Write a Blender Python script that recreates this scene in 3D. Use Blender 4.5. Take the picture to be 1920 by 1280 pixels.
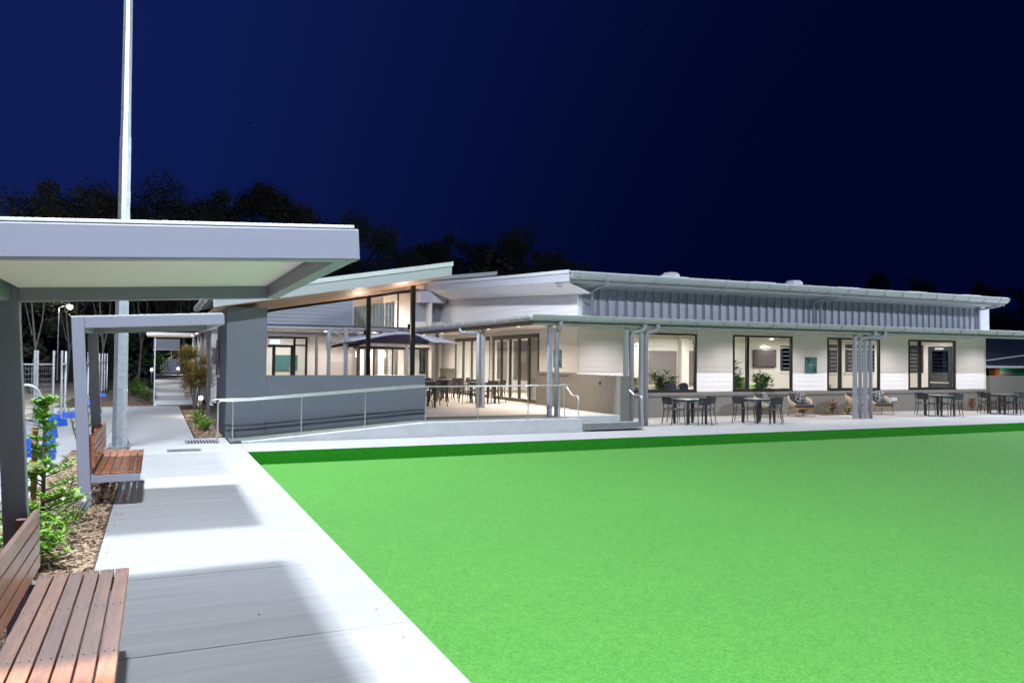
import bpy, bmesh, math, random
from math import sin, cos, pi, radians, sqrt
from mathutils import Vector, Matrix
random.seed(11)
S = bpy.context.scene
for o in list(bpy.data.objects): bpy.data.objects.remove(o)
COL = S.collection

# ------------------------------------------------------------------ camera
H = 1.85
yaw, pitch, roll = radians(24.255), radians(1.3706), radians(0.4969)
fw = Vector((sin(yaw)*cos(pitch), cos(yaw)*cos(pitch), sin(pitch)))
rt = Vector((cos(yaw), -sin(yaw), 0)); up = rt.cross(fw)
rt, up = rt*cos(roll)+up*sin(roll), -rt*sin(roll)+up*cos(roll)
cd = bpy.data.cameras.new('camera'); cam = bpy.data.objects.new('camera', cd); COL.objects.link(cam)
m = Matrix.Identity(4)
for i in range(3): m[i][0], m[i][1], m[i][2] = rt[i], up[i], -fw[i]
m.translation = (0, 0, H); cam.matrix_world = m
cd.sensor_width = 36; cd.lens = 36*1481.4/1920; cd.clip_end = 2000; cd.clip_start = .05
S.camera = cam

# ------------------------------------------------------------------ night sky
W = bpy.data.worlds.new('World'); S.world = W; W.use_nodes = True
nt = W.node_tree; N = nt.nodes; LK = nt.links
bg = N['Background']
tc = N.new('ShaderNodeTexCoord'); sp = N.new('ShaderNodeSeparateXYZ'); LK.new(tc.outputs['Generated'], sp.inputs[0])
azm = N.new('ShaderNodeMapRange'); azm.inputs['From Min'].default_value = -.35; azm.inputs['From Max'].default_value = .62
sk_ = N.new('ShaderNodeMath'); sk_.operation = 'MULTIPLY_ADD'; sk_.inputs[1].default_value = -.35; LK.new(sp.outputs['Z'], sk_.inputs[0]); LK.new(sp.outputs['X'], sk_.inputs[2])
LK.new(sk_.outputs[0], azm.inputs['Value'])
azc = N.new('ShaderNodeValToRGB'); azc.color_ramp.interpolation = 'EASE'
azc.color_ramp.elements[0].color = (.0046, .0120, .088, 1); azc.color_ramp.elements[1].color = (.0003, .0016, .019, 1)
LK.new(azm.outputs[0], azc.inputs[0])
elv = N.new('ShaderNodeMapRange'); elv.inputs['From Min'].default_value = 0; elv.inputs['From Max'].default_value = .5
elv.inputs['To Min'].default_value = 1.15; elv.inputs['To Max'].default_value = 1.0
LK.new(sp.outputs['Z'], elv.inputs['Value'])
vor = N.new('ShaderNodeTexVoronoi'); vor.inputs['Scale'].default_value = 70
LK.new(tc.outputs['Generated'], vor.inputs['Vector'])
st = N.new('ShaderNodeMapRange'); st.inputs['From Min'].default_value = .045; st.inputs['From Max'].default_value = .02
st.inputs['To Min'].default_value = 0; st.inputs['To Max'].default_value = .10
LK.new(vor.outputs['Distance'], st.inputs['Value'])
sel = N.new('ShaderNodeSeparateColor'); LK.new(vor.outputs['Color'], sel.inputs[0])
thr = N.new('ShaderNodeMath'); thr.operation = 'GREATER_THAN'; thr.inputs[1].default_value = .972
LK.new(sel.outputs[0], thr.inputs[0])
sm = N.new('ShaderNodeMath'); sm.operation = 'MULTIPLY'; LK.new(st.outputs[0], sm.inputs[0]); LK.new(thr.outputs[0], sm.inputs[1])
mul = N.new('ShaderNodeVectorMath'); mul.operation = 'SCALE'
LK.new(azc.outputs[0], mul.inputs[0]); LK.new(elv.outputs[0], mul.inputs['Scale'])
add = N.new('ShaderNodeVectorMath'); add.operation = 'ADD'; LK.new(mul.outputs[0], add.inputs[0]); LK.new(sm.outputs[0], add.inputs[1])
LK.new(add.outputs[0], bg.inputs['Color']); bg.inputs['Strength'].default_value = 1.0

S.view_settings.view_transform = 'Standard'; S.view_settings.look = 'None'
S.view_settings.exposure = 0; S.view_settings.gamma = 1; S.view_settings.use_curve_mapping = False
S.cycles.use_denoising = True
S.cycles.max_bounces = 8; S.cycles.diffuse_bounces = 4; S.cycles.transparent_max_bounces = 16
S.cycles.sample_clamp_indirect = 6; S.cycles.caustics_reflective = False; S.cycles.caustics_refractive = False

# ------------------------------------------------------------------ materials
def mat(name, col, rough=.6, metal=0, var=0, vscale=3, bump=0, bscale=40, col2=None, coat=0, stretch=None, rnd=0):
    M = bpy.data.materials.new(name); M.use_nodes = True
    n = M.node_tree.nodes; l = M.node_tree.links; b = n['Principled BSDF']
    b.inputs['Roughness'].default_value = rough; b.inputs['Metallic'].default_value = metal
    b.inputs['Base Color'].default_value = (*col, 1)
    if coat: b.inputs['Coat Weight'].default_value = coat
    if var or bump or rnd:
        t = n.new('ShaderNodeTexCoord'); vec = t.outputs['Object']
        if stretch:
            mp = n.new('ShaderNodeMapping'); mp.inputs['Scale'].default_value = stretch
            l.new(vec, mp.inputs[0]); vec = mp.outputs[0]
            oi = n.new('ShaderNodeObjectInfo'); ad = n.new('ShaderNodeVectorMath'); ad.operation = 'ADD'
            sc = n.new('ShaderNodeMath'); sc.operation = 'MULTIPLY'; sc.inputs[1].default_value = 37
            l.new(oi.outputs['Random'], sc.inputs[0]); l.new(vec, ad.inputs[0]); l.new(sc.outputs[0], ad.inputs[1]); vec = ad.outputs[0]
    if var:
        no = n.new('ShaderNodeTexNoise'); no.inputs['Scale'].default_value = vscale; no.inputs['Detail'].default_value = 6
        no.inputs['Roughness'].default_value = .62
        l.new(vec, no.inputs['Vector'])
        mr = n.new('ShaderNodeMapRange'); mr.inputs['From Min'].default_value = .3; mr.inputs['From Max'].default_value = .7
        l.new(no.outputs['Fac'], mr.inputs['Value'])
        mx = n.new('ShaderNodeMix'); mx.data_type = 'RGBA'
        c2 = col2 or tuple(c*(1-var) for c in col)
        mx.inputs['A'].default_value = (*col, 1); mx.inputs['B'].default_value = (*c2, 1)
        l.new(mr.outputs[0], mx.inputs['Factor']); out = mx.outputs['Result']
        if rnd:
            oi2 = n.new('ShaderNodeObjectInfo'); mr2 = n.new('ShaderNodeMapRange')
            mr2.inputs['To Min'].default_value = 1-rnd; mr2.inputs['To Max'].default_value = 1+rnd
            l.new(oi2.outputs['Random'], mr2.inputs['Value'])
            vs = n.new('ShaderNodeVectorMath'); vs.operation = 'SCALE'; l.new(out, vs.inputs[0]); l.new(mr2.outputs[0], vs.inputs['Scale']); out = vs.outputs[0]
        l.new(out, b.inputs['Base Color'])
    if bump:
        nb = n.new('ShaderNodeTexNoise'); nb.inputs['Scale'].default_value = bscale; nb.inputs['Detail'].default_value = 4
        l.new(vec, nb.inputs['Vector'])
        bp = n.new('ShaderNodeBump'); bp.inputs['Strength'].default_value = bump; bp.inputs['Distance'].default_value = .01
        l.new(nb.outputs['Fac'], bp.inputs['Height']); l.new(bp.outputs[0], b.inputs['Normal'])
    return M
def emit(name, col, strength):
    M = bpy.data.materials.new(name); M.use_nodes = True
    b = M.node_tree.nodes['Principled BSDF']; b.inputs['Base Color'].default_value = (*col, 1)
    b.inputs['Emission Color'].default_value = (*col, 1); b.inputs['Emission Strength'].default_value = strength
    return M
def glassmat(name, tint=(.93, .96, .95), refl=.10):
    M = bpy.data.materials.new(name); M.use_nodes = True
    n = M.node_tree.nodes; l = M.node_tree.links
    for x in list(n):
        if x.type == 'BSDF_PRINCIPLED': n.remove(x)
    tr = n.new('ShaderNodeBsdfTransparent'); tr.inputs[0].default_value = (*tint, 1)
    gl = n.new('ShaderNodeBsdfGlossy'); gl.inputs['Roughness'].default_value = .02
    fr = n.new('ShaderNodeLayerWeight'); pw = n.new('ShaderNodeMath'); pw.operation = 'POWER'; pw.inputs[1].default_value = 5
    l.new(fr.outputs['Facing'], pw.inputs[0])
    ad = n.new('ShaderNodeMath'); ad.operation = 'MULTIPLY_ADD'; ad.inputs[1].default_value = .9; ad.inputs[2].default_value = refl*.3
    l.new(pw.outputs[0], ad.inputs[0])
    mx = n.new('ShaderNodeMixShader'); l.new(ad.outputs[0], mx.inputs[0]); l.new(tr.outputs[0], mx.inputs[1]); l.new(gl.outputs[0], mx.inputs[2])
    l.new(mx.outputs[0], n['Material Output'].inputs[0])
    return M

m_conc = mat('concrete', (.415, .41, .405), .8, var=.2, vscale=1.2, bump=.35, bscale=55, stretch=(.5, 9, 1), rnd=.03)
m_concK = mat('concrete_kerb', (.53, .54, .55), .8, var=.14, vscale=2.5, bump=.2, bscale=40)
m_ramp = mat('ramp_coating', (.15, .165, .145), .85, var=.15, vscale=4, bump=.3, bscale=80)
m_deck = mat('deck_paving', (.58, .53, .48), .75, var=.12, vscale=1.5, bump=.15, bscale=60)
m_step = mat('rough_step', (.30, .31, .31), .9, var=.3, vscale=14, bump=.5, bscale=60)
m_steel = mat('grey_painted_steel', (.235, .24, .30), .45, var=.05, vscale=2)
m_roofsheet = mat('pale_roof_sheet', (.62, .63, .64), .4, var=.05)
m_soffitw = mat('white_soffit', (.88, .82, .76), .6)
m_wood = mat('merbau_timber', (.42, .165, .070), .42, var=1, vscale=2.2, col2=(.22, .078, .038), bump=.25, bscale=10, stretch=(14, 1.3, 14), rnd=.3, coat=.15)
m_woodp = mat('stake_timber', (.50, .27, .11), .7, var=.3, vscale=3, stretch=(10, 10, 1))
m_galv = mat('galvanised_steel', (.50, .54, .58), .42, .55, var=.3, vscale=9, bump=.05)
m_stain = mat('stainless_rail', (.62, .62, .60), .3, .8)
m_greywall = mat('slate_grey_render', (.155, .170, .20), .75, var=.07, vscale=1.5, bump=.1, bscale=90)
m_white = mat('white_weatherboard', (.74, .71, .71), .5, var=.04, vscale=2)
m_taupe = mat('taupe_cladding', (.175, .162, .145), .6, var=.05, vscale=1.2)
m_fascia = mat('pale_grey_fascia', (.50, .50, .54), .45)
m_gutter = mat('sage_grey_gutter', (.38, .39, .40), .35, var=.04)
m_gutdark = mat('dark_sage_beam', (.19, .20, .19), .5)
m_browng = mat('brown_grey_beam', (.18, .165, .145), .5)
m_clad = mat('blue_grey_metal_cladding', (.32, .335, .385), .4, var=.04, vscale=3)
m_post = mat('lilac_grey_post', (.30, .31, .35), .4)
m_black = mat('black_post', (.012, .011, .011), .4)
m_frame = mat('black_aluminium', (.013, .013, .015), .35)
m_frameb = mat('bronze_aluminium', (.060, .048, .040), .4)
m_timbers = mat('timber_soffit', (.62, .36, .21), .5, var=.3, vscale=2, stretch=(1, 12, 12))
m_navy = mat('navy_metal', (.035, .045, .065), .5)
m_glass = glassmat('window_glass'); m_glassd = glassmat('dark_glass', (.30, .42, .52), .4)
m_intw = mat('interior_white', (.74, .71, .67), .7)
m_intf = mat('interior_floor', (.30, .25, .20), .5, var=.2)
m_mauve = mat('mauve_board', (.17, .15, .155), .6)
m_screen = mat('screen_glass', (.10, .085, .095), .12)
m_char = mat('charcoal_metal', (.022, .025, .032), .45)
m_charb = mat('brown_black_metal', (.028, .022, .02), .45)
m_ttop = mat('grey_table_top', (.16, .17, .19), .35)
m_rattan = mat('cream_rattan', (.56, .45, .32), .7, var=.35, vscale=60, bump=.5, bscale=90)
m_teak = mat('teak_leg', (.46, .25, .09), .5, var=.2, stretch=(12, 12, 2))
m_cush = mat('charcoal_cushion', (.055, .055, .065), .9, bump=.2, bscale=200)
m_umb = mat('grey_canopy_fabric', (.50, .49, .54), .8, var=.06)
m_teal = mat('teal_sign', (.07, .185, .195), .4)
m_leafdk = mat('sign_leaf', (.012, .035, .035), .5)
m_textw = mat('sign_text', (.5, .55, .55), .5)
def turfmat():
    M = mat('synthetic_turf', (.075, .30, .045), .92, bump=.9, bscale=170); n = M.node_tree.nodes; l = M.node_tree.links; b = n['Principled BSDF']
    t = n.new('ShaderNodeTexCoord'); acc = None
    for sc_, amp in ((.45, .10), (3.2, .10), (16, .26), (50, .95), (120, 1.1)):
        no = n.new('ShaderNodeTexNoise'); no.inputs['Scale'].default_value = sc_; no.inputs['Detail'].default_value = 2; l.new(t.outputs['Object'], no.inputs['Vector'])
        mm = n.new('ShaderNodeMath'); mm.operation = 'MULTIPLY_ADD'; mm.inputs[1].default_value = amp; l.new(no.outputs['Fac'], mm.inputs[0])
        if acc: l.new(acc, mm.inputs[2])
        else: mm.inputs[2].default_value = 0
        acc = mm.outputs[0]
    r = n.new('ShaderNodeMapRange'); r.inputs['From Min'].default_value = .85; r.inputs['From Max'].default_value = 1.65; l.new(acc, r.inputs['Value'])
    x = n.new('ShaderNodeMix'); x.data_type = 'RGBA'; x.inputs['A'].default_value = (.023, .154, .010, 1); x.inputs['B'].default_value = (.104, .350, .042, 1)
    l.new(r.outputs[0], x.inputs['Factor']); l.new(x.outputs['Result'], b.inputs['Base Color']); return M
m_turf = turfmat()
m_bank = mat('dark_turf_bank', (.008, .175, .001), .95, var=1, vscale=30, col2=(.020, .27, .004), bump=.8, bscale=120)
m_mulch = mat('mulch_base', (.17, .105, .065), .95, var=1, vscale=25, col2=(.07, .04, .025), bump=1, bscale=45)
m_chipA = mat('mulch_chip', (.55, .40, .26), .9, var=1, vscale=14, col2=(.17, .10, .06))
m_ground = mat('bare_ground', (.105, .085, .060), .95, var=1, vscale=.6, col2=(.06, .052, .036), bump=.5, bscale=8)
m_gravel = mat('tan_gravel', (.46, .37, .26), .95, var=1, vscale=1.5, col2=(.36, .28, .19), bump=.5, bscale=30)
m_grate = mat('grate_black', (.012, .012, .014), .6)
m_blue = mat('blue_plastic', (.01, .09, .52), .4, var=.15)
m_barkd = mat('dark_gum_bark', (.035, .03, .026), .95, var=.4, vscale=3)
m_bark = mat('bark', (.13, .10, .085), .9, var=.4, vscale=8, bump=.5, bscale=20)
m_barkp = mat('pale_bark', (.13, .12, .11), .9, var=.5, vscale=4)
def leafmat(name, c, c2, sc=1.5, rnd=.15, rough=.5): 
    M = mat(name, c, rough, var=1, vscale=sc, col2=c2, rnd=rnd)
    b = M.node_tree.nodes['Principled BSDF']; b.inputs['Subsurface Weight'].default_value = 0
    return M
m_leafb = leafmat('bright_leaf', (.125, .32, .022), (.28, .48, .055), 9)
m_leafm = leafmat('mid_leaf', (.045, .13, .018), (.10, .22, .03), 9)
m_leafr = leafmat('red_tipped_leaf', (.38, .16, .045), (.085, .19, .045), 6.5)
m_leafd = leafmat('tree_leaf', (.06, .08, .045), (.11, .12, .075), .25)
m_leafi = leafmat('indoor_leaf', (.03, .12, .015), (.08, .22, .03), 8)
m_red = leafmat('cordyline_leaf', (.20, .03, .02), (.35, .09, .03), 8)
m_flower = mat('cream_flower', (.72, .66, .50), .8)
m_yel = mat('yellow_flower', (.75, .52, .08), .7)
m_curt = mat('grey_curtain', (.46, .45, .44), .9, var=.15, vscale=3)
m_linen = mat('beige_upholstery', (.50, .44, .34), .9)
m_lime = mat('pale_green_upholstery', (.34, .42, .20), .9)
m_navyf = mat('navy_fabric', (.02, .028, .05), .8)
m_orange = mat('orange_panel', (.55, .12, .03), .6)
m_greenp = mat('green_panel', (.02, .28, .14), .6)
e_lamp = emit('lamp_glow', (1, .93, .82), 25); e_lampw = emit('warm_lamp_glow', (1, .86, .68), 6)
e_flood = emit('flood_glow', (.93, .96, 1), 30); e_exit = emit('exit_sign_glow', (.45, .55, 1), 1.6)
e_panel = emit('ceiling_panel_glow', (1, .95, .88), 1.6)
m_pillow = None
def pillowmat():
    M = bpy.data.materials.new('branch_print_fabric'); M.use_nodes = True
    n = M.node_tree.nodes; l = M.node_tree.links; b = n['Principled BSDF']; b.inputs['Roughness'].default_value = .9
    t = n.new('ShaderNodeTexCoord'); v = n.new('ShaderNodeTexVoronoi'); v.feature = 'DISTANCE_TO_EDGE'; v.inputs['Scale'].default_value = 9
    l.new(t.outputs['Object'], v.inputs['Vector'])
    r = n.new('ShaderNodeMapRange'); r.inputs['From Min'].default_value = .03; r.inputs['From Max'].default_value = .07
    l.new(v.outputs['Distance'], r.inputs['Value'])
    x = n.new('ShaderNodeMix'); x.data_type = 'RGBA'; x.inputs['A'].default_value = (.5, .48, .47, 1); x.inputs['B'].default_value = (.04, .04, .045, 1)
    l.new(r.outputs[0], x.inputs['Factor']); l.new(x.outputs['Result'], b.inputs['Base Color'])
    return M
m_pillow = pillowmat()

# ------------------------------------------------------------------ mesh helpers
class MB:
    def __init__(s): s.v = []; s.f = []
    def add(s, vs, fs):
        k = len(s.v); s.v += [tuple(p) for p in vs]; s.f += [tuple(i+k for i in f) for f in fs]; return s
    def hexa(s, p):   # 8 points: bottom ring 0-3, top ring 4-7 (counter-clockwise seen from above)
        return s.add(p, [(3, 2, 1, 0), (4, 5, 6, 7), (0, 1, 5, 4), (1, 2, 6, 5), (2, 3, 7, 6), (3, 0, 4, 7)])
    def box(s, x0, y0, z0, x1, y1, z1):
        return s.hexa([(x0, y0, z0), (x1, y0, z0), (x1, y1, z0), (x0, y1, z0), (x0, y0, z1), (x1, y0, z1), (x1, y1, z1), (x0, y1, z1)])
    def ext(s, poly, vec):   # extrude a polygon of 3D points along vec
        n = len(poly); v = Vector(vec); a = [Vector(p) for p in poly]; b = [p+v for p in a]
        return s.add(a+b, [tuple(range(n-1, -1, -1)), tuple(range(n, 2*n))]+[(i, (i+1) % n, n+(i+1) % n, n+i) for i in range(n)])
    def tube(s, pts, r, n=8, cap=True):
        pts = [Vector(p) for p in pts]; rs = r if isinstance(r, (list, tuple)) else [r]*len(pts)
        k = len(s.v); prev = None; rings = []
        for i, p in enumerate(pts):
            if i == 0: d = pts[1]-p
            elif i == len(pts)-1: d = p-pts[i-1]
            else: d = (pts[i+1]-p).normalized()+(p-pts[i-1]).normalized()
            d.normalize()
            if prev is None:
                a = Vector((0, 0, 1)) if abs(d.z) < .9 else Vector((1, 0, 0)); u = d.cross(a).normalized()
            else:
                u = prev-d*prev.dot(d); u.normalize()
            prev = u; w = d.cross(u)
            ring = []
            for j in range(n):
                a = 2*pi*(j+.5)/n; s.v.append(tuple(p+(u*cos(a)+w*sin(a))*rs[i])); ring.append(k+i*n+j)
            rings.append(ring)
        for a, b in zip(rings, rings[1:]):
            for j in range(n): s.f.append((a[j], a[(j+1) % n], b[(j+1) % n], b[j]))
        if cap: s.f.append(tuple(reversed(rings[0]))); s.f.append(tuple(rings[-1]))
        return s
    def lathe(s, prof, c=(0, 0, 0), n=16):
        k = len(s.v)
        for r, z in prof:
            for j in range(n):
                a = 2*pi*j/n; s.v.append((c[0]+r*cos(a), c[1]+r*sin(a), c[2]+z))
        for i in range(len(prof)-1):
            for j in range(n): s.f.append((k+i*n+j, k+i*n+(j+1) % n, k+(i+1)*n+(j+1) % n, k+(i+1)*n+j))
        s.f.append(tuple(k+j for j in reversed(range(n)))); s.f.append(tuple(k+(len(prof)-1)*n+j for j in range(n)))
        return s
    def leaf(s, p, d, nrm, L, w):
        p = Vector(p); d = Vector(d).normalized(); side = d.cross(Vector(nrm))
        if side.length < 1e-4: side = d.cross(Vector((.3, .5, .8)))
        side.normalize(); n2 = side.cross(d)
        a = p+d*L*.45+side*w*.5+n2*w*.12; b = p+d*L*.45-side*w*.5+n2*w*.12
        return s.add([p, a, p+d*L-n2*L*.08, b], [(0, 1, 2), (0, 2, 3)])
    def mesh(s, name, smooth=False):
        me = bpy.data.meshes.new(name); me.from_pydata(s.v, [], s.f); me.update()
        if smooth: me.polygons.foreach_set('use_smooth', [True]*len(me.polygons))
        return me
    def build(s, name, material, parent=None, smooth=False, kind=None, label=None, local=False, bevel=0):
        if parent is not None and not local:
            o_ = origin(parent); s.v = [(x-o_[0], y-o_[1], z-o_[2]) for x, y, z in s.v]
        me = s.mesh(name, smooth); me.materials.append(material)
        o = bpy.data.objects.new(name, me); COL.objects.link(o)
        if parent is not None: o.parent = parent
        if kind: o['kind'] = kind
        if label: o['label'] = label
        if bevel:
            bv = o.modifiers.new('bevel', 'BEVEL'); bv.width = bevel; bv.segments = 2; bv.limit_method = 'ANGLE'
        if smooth == 'auto' or (smooth and bevel): pass
        return o
def origin(o):
    v = Vector(o.location)
    while o.parent: o = o.parent; v += o.location
    return v
def thing(name, label, cat, loc=(0, 0, 0), rz=0, group=None):
    o = bpy.data.objects.new(name, None); COL.objects.link(o); o.location = loc; o.rotation_euler = (0, 0, rz)
    o.empty_display_size = .1; o['label'] = label; o['category'] = cat
    if group: o['group'] = group
    return o
def tag(o, label, cat, group=None):
    o['label'] = label; o['category'] = cat
    if group: o['group'] = group
    return o
def struct(mb, name, material, parent=None): return mb.build(name, material, parent, kind=None if parent else 'structure')
def instance(mesh, name, parent, loc=(0, 0, 0), label=None):
    o = bpy.data.objects.new(name, mesh); COL.objects.link(o); o.parent = parent; o.location = loc
    if label: o['label'] = label
    return o
def dup(root, loc, rz, label, group=None):
    r = root.copy(); COL.objects.link(r); r.location = loc; r.rotation_euler = (0, 0, rz); r['label'] = label
    if group: r['group'] = group
    for ch in list(root.children):
        c = ch.copy(); COL.objects.link(c); c.parent = r
        for g in ch.children:
            d = g.copy(); COL.objects.link(d); d.parent = c
    return r
def lamp(kind, name, loc, energy, color, parent=None, size=.1, target=None, spot=None, blend=.5, sy=None):
    L = bpy.data.lights.new(name, kind); L.energy = energy; L.color = color
    if kind == 'AREA':
        L.size = size
        if sy: L.shape = 'RECTANGLE'; L.size_y = sy
    else: L.shadow_soft_size = size
    if kind == 'SPOT': L.spot_size = radians(spot or 120); L.spot_blend = blend
    o = bpy.data.objects.new(name, L); COL.objects.link(o)
    loc = Vector(loc)
    if parent is not None: o.parent = parent; o.location = loc-origin(parent)
    else: o.location = loc
    if target is not None:
        d = Vector(target)-loc; o.rotation_euler = d.to_track_quat('-Z', 'Y').to_euler()
    return o
COOL = (.80, .885, 1.0); WARM = (1, .86, .70); INT = (1, .94, .88)

# ------------------------------------------------------------------ ground
GX0, GX1, GY0, GY1 = 1.69, 37.0, -20.0, 16.42
g = MB()
for x0, y0, x1, y1 in ((-400, -300, GX0-.02, GY1+.02), (GX1, -300, 400, GY1+.02), (GX0-.02, -300, GX1, GY0), (-400, GY1+.02, 400, 600)):
    g.add([(x0, y0, -.14), (x1, y0, -.14), (x1, y1, -.14), (x0, y1, -.14)], [(0, 1, 2, 3)])
struct(g, 'ground', m_ground)
struct(MB().box(-70, 15, -.13, -3.4, 64, -.03), 'gravel_yard', m_gravel)
# bowling green, ditch and bank
struct(MB().add([(GX0-.1, GY0, -.23), (GX1, GY0, -.23), (GX1, GY1-.28, -.23), (GX0-.1, GY1-.28, -.23)], [(0, 1, 2, 3)]), 'bowling_green', m_turf)
struct(MB().box(GX0-.1, GY1-.30, -.36, GX1, GY1-.28, -.231), 'green_edge_board', m_bank)
b = MB(); b.box(GX0-.1, GY1-.278, -.40, GX1, GY1-.006, -.36); b.box(GX0-.1, GY1-.004, -.40, GX1, GY1+.03, -.003)
struct(b, 'ditch_bank', m_bank)
# path of brushed concrete slabs along the green
path = struct(MB().box(-.44, -6, -.135, GX0-.02, 18.3, -.06), 'path', m_concK)
ys = [-6, -3.9, -2, -.15, 1.7, 3.57, 5.43, 7.3, 9.13, 11.0, 12.85, 14.7, 16.42]
def slab(x0, y0, x1, y1, par, z1=0, z0=-.06, name='concrete_slab'):
    c = ((x0+x1)/2, (y0+y1)/2, z1); gq = .005
    o = MB().box(x0+gq-c[0], y0+gq-c[1], z0-z1, x1-gq-c[0], y1-gq-c[1], 0).build(name, m_conc, par, local=True, bevel=.004)
    o.location = Vector(c)-origin(par); return o
for a, c in zip(ys, ys[1:]): slab(-.46, a, GX0, c, path)
for a, c in zip((16.42, 18.05, 19.55, 21.4, 23.3, 25.2, 27.1, 29, 30.9), (18.05, 19.55, 21.4, 23.3, 25.2, 27.1, 29, 30.9, 33.1)):
    slab(-.46 if a < 17.5 else -1.0, a, 1.69 if a < 18 else (1.5 if a < 19 else .84), c, path)
# apron and forecourt concrete on the left
apron = struct(MB().box(-4.1, 12, -.135, -1.5, 33, -.062), 'side_apron', m_concK)
for i, (a, c) in enumerate(zip((12, 15, 18, 21, 24, 27, 30), (15, 18, 21, 24, 27, 30, 33))):
    slab(-3.4, a, -1.47 if a < 18 else -1.0, c, apron, -.008)
terr = struct(MB().box(1.72, 16.46, -.135, 37, 22.2, -.06), 'terrace', m_concK)
xs = [1.69, 4.6, 7.5, 10.4, 13.4, 16.4, 19.4, 22.4, 25.4, 28.4, 31.5, 34, 37]
for a, c in zip(xs, xs[1:]):
    slab(a, 16.42, c, 18.07 if c < 12 else 18.9, terr)
    if a > 10: slab(max(a, 12.2), 18.9, c, 22.0, terr)
slab(10.4, 18.07, 12.2, 18.6, terr)
# mulch beds
struct(MB().box(-1.47, -4, -.10, -.46, 17.75, -.005), 'mulch_bed', m_mulch)
struct(MB().box(.85, 19.56, -.10, 1.5, 33, -.004), 'mulch_bed', m_mulch)
struct(MB().box(-2.2, 33.2, -.10, -.05, 60, .02), 'mulch_bed', m_mulch)
struct(MB().box(21.6, 21.0, -.055, 23.2, 21.98, .006), 'mulch_bed', m_mulch)
struct(MB().box(29.6, 21.2, -.055, 33.5, 21.98, .006), 'mulch_bed', m_mulch)
chips = MB()
def chip(x, y, z):
    a = random.uniform(0, pi); L = random.uniform(.015, .05); w = random.uniform(.006, .014); t = random.uniform(-.5, .5)
    dx, dy, dz = cos(a)*L, sin(a)*L, t*L*.6; nx, ny = -sin(a)*w, cos(a)*w; zz = z+random.uniform(.004, .022)
    chips.add([(x-dx, y-dy, zz-dz), (x+nx, y+ny, zz+.006), (x+dx, y+dy, zz+dz), (x-nx, y-ny, zz-.004)], [(0, 1, 2), (0, 2, 3)])
for _ in range(26000): chip(random.uniform(-1.46, -.485), 5.5+random.random()**1.5*12.2, 0)
for _ in range(5000): chip(random.uniform(.86, 1.49), random.uniform(19.6, 30), 0)
for _ in range(40): chip(random.uniform(-.47, -.30), random.uniform(6, 17), 0)
o = chips.build('mulch_chips', m_chipA, kind='stuff'); tag(o, 'loose brown wood chip mulch spread over the planting beds', 'mulch')

for k in range(12):
    x, y = random.uniform(-.4, 1.6), random.uniform(4, 17); lf_ = MB(); a = random.uniform(0, 6); L_ = random.uniform(.004, .010)
    chips_ = lf_.lathe([(L_, 0), (L_*.6, .004)], (x, y, .001), 5)
    tag(lf_.build('speck_of_dirt', m_mulch), 'tiny dark speck of dirt on the pale path slabs', 'dirt speck', 'dirt specks on the path')
# ------------------------------------------------------------------ drain grates
def grate(name, x0, y0, x1, y1, label, n, w):
    t = thing(name, label, 'drain grate', ((x0+x1)/2, (y0+y1)/2, 0), group='drain grates in the path')
    MB().box(x0, y0, -.01, x1, y1, .003).build('grate_pit', m_grate, t)
    for i in range(n):
        x = x0+(i+.5)*(x1-x0)/n
        MB().box(x-w/2, y0+.004, .004, x+w/2, y1-.004, .008).build('grate_bar', m_galv, t)
grate('drain_grate', .24, 16.9, .86, 17.35, 'narrow slotted drain grate nearest the bowling green', 20, .012)
grate('drain_grate', .62, 18.36, 1.26, 19.1, 'wide barred drain grate beside the ramp handrail', 10, .026)
grate('drain_grate', .05, 33.2, 1.45, 33.75, 'long drain grate across the foot of the far steps', 30, .016)

# ------------------------------------------------------------------ floodlight poles
def floodpole(x, y, tgt, label, energy, rear=0):
    t = thing('floodlight_pole', label, 'light pole', (x, y, 0), group='floodlight poles round the green')
    MB().tube([(x, y, .03), (x, y, 6.4)], [.15, .115], 8).build('lower_shaft', m_galv, t)
    MB().tube([(x, y, 6.35), (x, y, 13.4)], [.105, .065], 8).build('upper_shaft', m_galv, t)
    MB().box(x-.22, y-.22, 0, x+.22, y+.22, .03).build('base_plate', m_galv, t)
    for sx in (-1, 1):
        for sy in (-1, 1): MB().tube([(x+sx*.175, y+sy*.175, .03), (x+sx*.175, y+sy*.175, .085)], .016, 6).build('anchor_bolt', m_galv, t)
    MB().box(x+.14, y-.05, .55, x+.165, y+.05, .85).build('access_cover', m_galv, t)
    MB().box(x-.9, y-.04, 13.3, x+.9, y+.04, 13.38).build('cross_arm', m_galv, t)
    d = (Vector(tgt)-Vector((x, y, 13))).normalized()
    for k in (-.6, .6):
        p = Vector((x+k, y, 13.12))
        h = MB().box(p.x-.26, p.y-.2, p.z-.02, p.x+.26, p.y+.2, p.z+.1).build('floodlight_head', m_char, t)
        MB().box(p.x-.23, p.y-.17, p.z-.03, p.x+.23, p.y+.17, p.z-.021).build('lens', e_flood, h)
    lamp('AREA', 'flood_lamp', (x, y, 12.95), energy, COOL, t, 1.2, tgt, sy=.30)
    if rear:  # unseen rear head and spot lamp, added to brighten the yard
        h = MB().box(x-.3, y+.1, 11.9, x+.3, y+.5, 12.0).build('floodlight_head', m_char, t); MB().box(x-.27, y+.13, 11.885, x+.27, y+.47, 11.899).build('lens', e_flood, h)
        lamp('SPOT', 'flood_lamp', (x, y+.3, 11.84), rear, COOL, t, .15, (x-13.5, y+28, 0), 70, .7)
    return t
FE = 5400
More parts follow.
